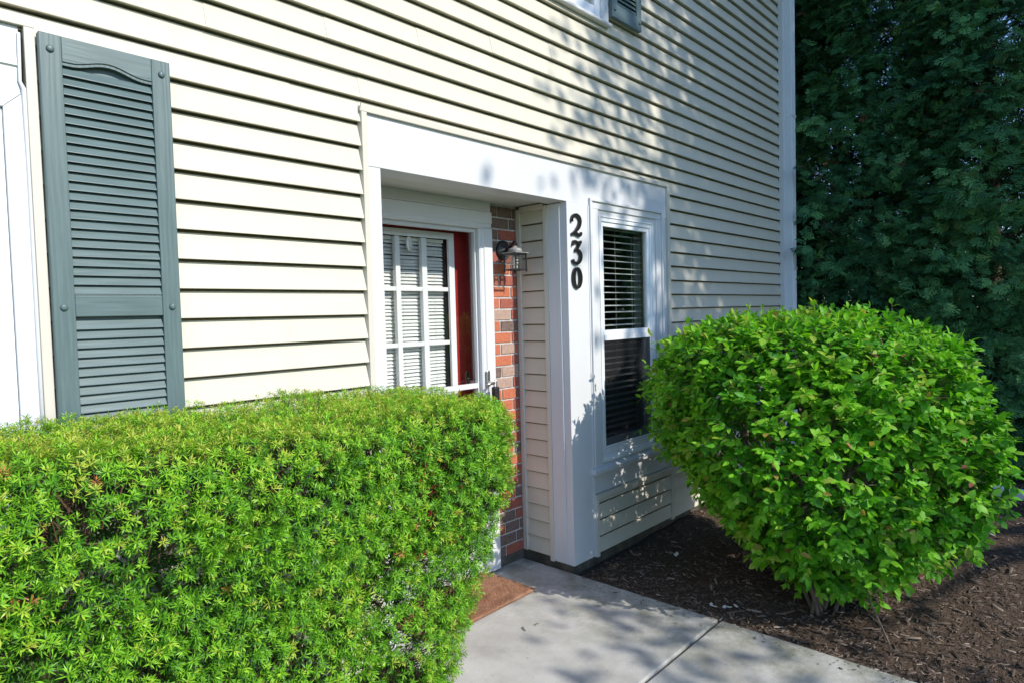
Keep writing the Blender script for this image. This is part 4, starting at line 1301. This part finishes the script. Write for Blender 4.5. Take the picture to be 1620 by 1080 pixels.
def arborvitae(cx, cy, rad, ht, nb, label, seed, stray=()):
    global rng
    rng_old, rng_ = rng, np.random.default_rng(seed)
    t = thing('arborvitae', label, 'evergreen tree', 'arborvitae screening the end of the house')
    lo = MB().tube([(cx, cy, -0.1), (cx + 0.03, cy, ht * 0.3), (cx - 0.03, cy + 0.04, ht * 0.65), (cx, cy, ht * 0.97)], [0.10, 0.08, 0.05, 0.01], 9)
    lo.build('trunk', M['bark'], t, smooth=True)
    zz = ht * (rng_.random(nb) ** 1.15) * 0.97 + 0.05
    az = math.pi + rng_.normal(size=nb) * 1.05
    prof = np.interp(zz / ht, [0, 0.06, 0.25, 0.6, 0.85, 1.0], [0.72, 0.92, 1.0, 0.82, 0.45, 0.05]) * rad
    lump = 0.62 + 0.62 * vnoise(np.stack([np.cos(az) * 1.6 + cx, np.sin(az) * 1.6 + cy, zz * 1.7], -1), 1.7, seed)
    ro = prof * lump * rng_.uniform(0.55, 1.0, nb) ** 0.5
    out = np.stack([np.cos(az), np.sin(az), np.zeros(nb)], -1)
    tip = np.stack([cx + out[:, 0] * ro, cy + out[:, 1] * ro, zz], -1)
    for q_, st in enumerate(stray):
        tip[q_] = st
        out[q_] = (-0.97, -0.24, 0)
        zz[q_] = st[2]
    acc = Acc()
    nfr = 8
    # each branchlet: an upswept twig carrying fans either side, drooping at the ends
    dirb = unit(out * 1.0 + np.array([0, 0, 0.30]) + rng_.normal(size=out.shape) * 0.32)
    for j in range(nfr):
        u = rng_.uniform(-0.30, 0.06, nb) if j else np.zeros(nb)
        base = tip + dirb * u[:, None] + rng_.normal(size=tip.shape) * 0.028
        side = unit(np.cross(dirb, np.array([0, 0, 1.0])))
        sg = rng_.choice([-1, 1], nb)[:, None] * (1 if j else 0)
        d = unit(dirb * 0.8 + side * sg * rng_.uniform(0.3, 1.0, (nb, 1)) + np.array([0, 0, -0.45]) + rng_.normal(size=tip.shape) * 0.25)
        nrm = unit(np.array([0, 0, 0.55]) + out * 0.85 + rng_.normal(size=tip.shape) * 0.42)
        x = unit(np.cross(nrm, d)); y = np.cross(d, x)
        Fr = np.stack([x, y, d], -1)
        sz = rng_.uniform(0.10, 0.18, nb)
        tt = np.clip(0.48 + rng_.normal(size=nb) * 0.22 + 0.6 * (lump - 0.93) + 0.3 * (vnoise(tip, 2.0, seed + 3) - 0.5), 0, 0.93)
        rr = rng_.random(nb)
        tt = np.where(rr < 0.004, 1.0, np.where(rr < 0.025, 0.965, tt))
        k = rng_.integers(0, 4, nb)
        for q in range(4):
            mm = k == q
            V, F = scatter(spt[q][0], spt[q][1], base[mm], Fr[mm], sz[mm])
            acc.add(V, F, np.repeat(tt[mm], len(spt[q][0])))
    # coarser filler sprays deep in the crown, coloured dark for its inner shade
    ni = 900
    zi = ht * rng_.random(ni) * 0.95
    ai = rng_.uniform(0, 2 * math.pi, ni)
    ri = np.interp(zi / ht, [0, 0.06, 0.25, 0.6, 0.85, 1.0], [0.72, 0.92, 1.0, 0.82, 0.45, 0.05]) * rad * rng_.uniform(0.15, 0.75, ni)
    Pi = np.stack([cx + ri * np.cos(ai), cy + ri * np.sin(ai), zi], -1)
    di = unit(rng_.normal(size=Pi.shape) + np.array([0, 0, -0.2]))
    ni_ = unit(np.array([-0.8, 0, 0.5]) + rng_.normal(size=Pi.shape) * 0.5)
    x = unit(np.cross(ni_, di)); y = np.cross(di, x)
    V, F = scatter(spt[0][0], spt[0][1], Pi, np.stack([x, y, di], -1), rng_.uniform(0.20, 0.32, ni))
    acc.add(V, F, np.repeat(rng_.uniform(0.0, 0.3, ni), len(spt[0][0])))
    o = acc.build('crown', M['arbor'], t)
    inner = tip - out * (ro * rng_.uniform(0.75, 1.0, nb))[:, None] - np.array([0, 0, 0.35]) * (ro / rad)[:, None]
    ib = rng_.choice(nb, 420)
    ib[:len(stray)] = np.arange(len(stray))
    inner[:len(stray)] = np.array([(cx - 0.55, cy + 0.05, st[2] - 0.25) for st in stray]).reshape(-1, 3)
    o = sticks(inner[ib], tip[ib], rng_.uniform(0.005, 0.010, 420), 0.002, 'branches', M['bark'], t, 4)
    o['kind'] = 'stuff'
    rng = rng_old
    arbs.append(t)
    return t
arbs = []
arborvitae(7.62, 0.75, 1.05, 7.2, 1450, 'dark arborvitae standing right behind the downspout at the house corner', 1)
arborvitae(7.75, -0.42, 1.10, 7.4, 1550, 'middle dark arborvitae of the row behind the rounded shrub', 2,
           [(6.36, -0.22, 2.88), (6.45, -0.25, 2.80), (6.40, -0.22, 2.45), (6.50, -0.25, 2.38), (6.38, -0.22, 2.10), (6.52, -0.25, 2.02), (6.60, -0.22, 3.3), (6.58, -0.22, 1.75), (6.62, -0.2, 2.6)])
arborvitae(7.70, -1.48, 0.98, 7.0, 1450, 'dark arborvitae at the right edge of the picture above the white pipe', 3)
# a second row stands behind the first
for src, (dx, dy), lab in ((0, (1.75, 0.85), 'back row arborvitae glimpsed beside the upper downspout'), (1, (1.60, 0.75), 'back row arborvitae glimpsed between the corner tree and the middle tree'),
                           (2, (1.65, 0.60), 'back row arborvitae glimpsed between the middle tree and the picture edge'), (1, (1.70, -1.9), 'back row arborvitae at the outer end of the row')):
    o = arbs[src].copy(); col.objects.link(o)
    o.location = (dx, dy, 0.0)
    o['label'] = lab
    for ch in list(arbs[src].children):
        c = ch.copy(); col.objects.link(c); c.parent = o

# ================================================================== TREES STANDING BEHIND THE PHOTOGRAPHER (they throw the dappled shade)
def leafy_tree(label, base, crown, nclump, nleaf, seed, leafsize=0.10, group='lawn trees in front of the house', clumps=None, clr=0.42):
    r = np.random.default_rng(seed)
    t = thing('lawn_tree', label, 'tree', group)
    (cx, cy, cz), (rx, ry, rz) = crown
    if clumps is None:
        u = unit(r.normal(size=(nclump, 3))) * (r.random((nclump, 1)) ** 0.42)
        C = u * np.array([rx, ry, rz]) + np.array([cx, cy, cz])
    else:
        C = np.array(clumps)
    tr = MB().tube([(base[0], base[1], -0.2), (base[0] + 0.08, base[1], cz * 0.3), ((base[0] + cx) / 2, (base[1] + cy) / 2, cz * 0.6), (cx, cy, cz), (cx, cy, cz + rz * 0.8)],
                   [0.26, 0.20, 0.16, 0.10, 0.02], 10)
    for c in C:
        z0 = min(max(c[2] - 0.9, cz * 0.45), cz + rz * 0.5)
        f = min(1, z0 / cz)
        s0 = Vector((base[0] + (cx - base[0]) * f, base[1] + (cy - base[1]) * f, z0 * 0.96))
        tr.tube([s0, s0.lerp(Vector(c), 0.5) + Vector((0, 0, 0.15)), Vector(c)], [0.055, 0.03, 0.008], 5)
    tr.build('trunk', M['bark'], t, smooth=True)
    per = nleaf // len(C)
    P = np.repeat(C, per, 0) + r.normal(size=(len(C) * per, 3)) * clr * np.array([1, 1, 0.62])
    d = unit(r.normal(size=P.shape) + np.array([0, 0, -0.3]))
    n_ = unit(np.array([0, 0, 1.0]) + r.normal(size=P.shape) * 0.6)
    x = unit(np.cross(n_, d)); y = np.cross(d, x)
    Fr = np.stack([x, y, d], -1)
    tv = np.array([(0, 0, 0), (0.36, 0.06, 0.5), (0, 0, 1.0), (-0.36, 0.06, 0.5)], float)
    V, F = scatter(tv, np.array([(0, 1, 2, 3)]), P, Fr, r.uniform(0.7, 1.25, len(P)) * leafsize)
    me = nmesh('crown', V, F, M['treeleaf'], np.repeat(r.random(len(P)), 4))
    link('crown', me, t)
    return t
rs = np.random.default_rng(77)
u = unit(rs.normal(size=(420, 3))) * (rs.random((420, 1)) ** 0.40)
shade = u * np.array([2.75, 1.5, 3.7]) + np.array([6.8, -7.2, 7.7])
shade = shade[rs.random(420) < np.interp(shade[:, 0], [4.0, 5.0, 6.0], [0.30, 0.55, 1.0])]
low = np.stack([rs.uniform(3.2, 4.2, 4), rs.uniform(-7.6, -6.8, 4), rs.uniform(3.8, 4.8, 4)], -1)
shade = shade[(shade[:, 2] > 6.1) | (shade[:, 0] > 6.3) | (rs.random(len(shade)) < 0.15)]
shade = shade[shade[:, 0] < 8.4]
shade = np.concatenate([shade, low])
leafy_tree('broad leafy lawn tree shading the right half of the facade', (6.7, -7.4), ((6.75, -7.2, 7.7), (2.7, 1.6, 3.6)), 0, 23000, 5, 0.12, clumps=shade, clr=0.29)
for (bx, by, hh, rr), lab in (((12.6, -11.2, 4.2, 2.7), 'low spreading lawn tree mirrored in the storm door'), ((18.0, -9.6, 4.6, 2.8), 'low spreading lawn tree mirrored in the window'),
                              ((9.6, -14.5, 5.0, 2.8), 'low spreading lawn tree beyond the walkway')):
    leafy_tree(lab, (bx, by), ((bx, by, hh), (rr, rr, hh * 0.8)), 90, 14000, int(bx * 10), 0.34, clr=0.60)
far = ('nearest of the far lawn trees mirrored in the window', 'tall far lawn tree mirrored at the middle of the window', 'far lawn tree out past the walkway', 'far lawn tree beyond the evergreen row')
for i, (bx, by, hh, rr) in enumerate(((24, -15, 7.5, 4.2), (33, -20, 9, 5), (19, -22, 8, 4.4), (40, -11, 9, 5))):
    leafy_tree(far[i], (bx, by), ((bx, by, hh), (rr, rr, hh * 0.55)), 60, 9000, 50 + i, 0.34, clr=0.8)

# ================================================================== MULCH CHIPS, GRASS, LITTER
tvc = np.array([(-0.5, -0.10, 0), (0.5, -0.07, 0.02), (0.46, 0.10, 0), (-0.48, 0.08, 0.03), (-0.42, -0.04, 0.11), (0.40, -0.03, 0.12), (0.38, 0.06, 0.10), (-0.40, 0.05, 0.12)], float)
tfc = np.array([(4, 5, 6, 7), (0, 1, 5, 4), (1, 2, 6, 5), (2, 3, 7, 6), (3, 0, 4, 7)])
nc = 19000
cx = 3.0 + (rng.random(nc) ** 1.5) * 5.4
cy = -0.02 - rng.random(nc) * 2.7
cx = np.where(cx < 3.015, 3.02, cx)
P = np.stack([cx, cy, np.zeros(nc)], -1)
P[:, 2] = -0.022 + 0.014 * (vnoise(P, 2.5, 3) - 0.5) * 2 + 0.0084 * (vnoise(P, 9.0, 4) - 0.5) * 2 + rng.uniform(-0.002, 0.010, nc)
az = rng.uniform(0, 6.28, nc)
d = np.stack([np.cos(az), np.sin(az), rng.normal(size=nc) * 0.22], -1)
z = unit(np.array([0, 0, 1.0]) + rng.normal(size=P.shape) * 0.3)
x = unit(d); y = unit(np.cross(z, x)); z = np.cross(x, y)
Fr = np.stack([x, y, z], -1)
S = rng.gamma(2.6, 0.0070, nc) + 0.006
sp = np.arange(nc) < 170                      # a few bits kicked onto the slab
P[sp, 0] = 3.0 - np.abs(rng.normal(size=170)) * 0.07
P[sp, 1] = rng.uniform(-2.0, -0.05, 170)
P[sp, 2] = 0.003
S[sp] *= 0.55
V, F = scatter(tvc, tfc, P, Fr, S)
tt = np.repeat(np.clip(rng.beta(2, 3, nc) + np.where(rng.random(nc) < 0.03, 0.45, 0), 0, 1), 8)
o = link('mulch_chips', nmesh('mulch_chips', V, F, M['chip'], tt))
tag(o, 'dark brown bark mulch chips covering the bed', 'mulch', kind='stuff')

def scrap(name, label, cat, mat, pts, loc, rz, tilt=0.1, group=None):
    n = len(pts)
    mb = MB().prism(pts, 0.0, 0.0022, 'z')
    o = mb.build(name, mat)
    o.location = loc
    o.rotation_euler = (tilt, -tilt * 0.5, rz)
    return tag(o, label, cat, group)
scrap('paper_scrap', 'white paper scrap on the mulch between window and shrub', 'paper', M['paper'], [(-0.03, -0.008), (0.012, -0.012), (0.03, 0.006), (-0.02, 0.012)], (3.655, -0.315, 0.000), 0.2, 0.25)
petal = [(0.016 * math.cos(a) * (1 + 0.15 * math.cos(3 * a)), 0.008 * math.sin(a)) for a in np.linspace(0, 2 * math.pi, 11)[:-1]]
pl = ('largest pale petal of the group on the mulch by the slab joint', 'pale petal touching the largest one by the slab joint', 'small pale petal in the middle of the group by the slab joint',
      'long narrow pale petal in the group by the slab joint', 'pale petal farthest from the slab in the group by the joint')
for i, (x, y, rz) in enumerate(((3.135, -0.800, 0.4), (3.125, -0.822, 1.9), (3.150, -0.865, 0.1), (3.165, -0.885, 2.4), (3.20, -0.905, 1.0))):
    scrap('petal', pl[i], 'petal', M['paper'], petal, (x, y, -0.002), rz, 0.2, 'pale petals by the slab joint')
for i, (x, y, rz, L, lab) in enumerate(((2.30, -0.225, 1.0, 0.045, 'short dark twig lying on the walkway in front of the doormat'), (2.375, -0.245, -0.1, 0.025, 'tiny dark twig beside the short twig on the walkway'),
                                        (2.93, -1.12, 0.4, 0.03, 'dark curled leaf scrap on the walkway past the joint'))):
    mb = MB().tube([(-L / 2, 0, 0.004), (0, 0.003, 0.006), (L / 2, 0, 0.004)], [0.0022, 0.003, 0.0015], 6)
    o = mb.build('fallen_twig', M['deadtwig'])
    o.location = (x, y, 0.0)
    o.rotation_euler = (0, 0, rz)
    tag(o, lab, 'twig')
mb = MB().tube([(3.30, -1.60, -0.03), (3.34, -1.545, 0.05), (3.36, -1.50, 0.13), (3.40, -1.46, 0.22)], [0.004, 0.0045, 0.004, 0.0025], 6)
mb.tube([(3.34, -1.545, 0.05), (3.32, -1.50, 0.09)], [0.003, 0.0015], 5)
tag(mb.build('dead_branch', M['deadtwig']), 'bare dead branch leaning out from under the rounded shrub', 'branch')

# ribbed white pipe lying in front of the arborvitae
pp = thing('downspout_pipe', 'white ribbed downspout extension lying on the mulch by the evergreens', 'pipe')
w_, h_, c_ = 0.10, 0.075, 0.008
pr = []
for i in range(9):
    pr.append((-w_ / 2 + w_ * i / 8, (h_ if i % 2 else h_ - c_)))
pr += [(w_ / 2, 0.004)] + [(w_ / 2 - w_ * i / 8, (0 if i % 2 else c_ * 0.5)) for i in range(1, 8)] + [(-w_ / 2, 0.004)]
MB().prism([(p, q) for p, q in pr], -0.62, 0.62, 'y').build('tube', M['alu'], pp, 0.001)
MB().box(-w_ / 2 - 0.006, w_ / 2 + 0.006, 0.56, 0.64, -0.004, h_ + 0.006).build('collar', M['alu'], pp, 0.003)
pp.location = (6.36, -2.08, -0.02)
pp.rotation_euler = (0, 0, R(-14))
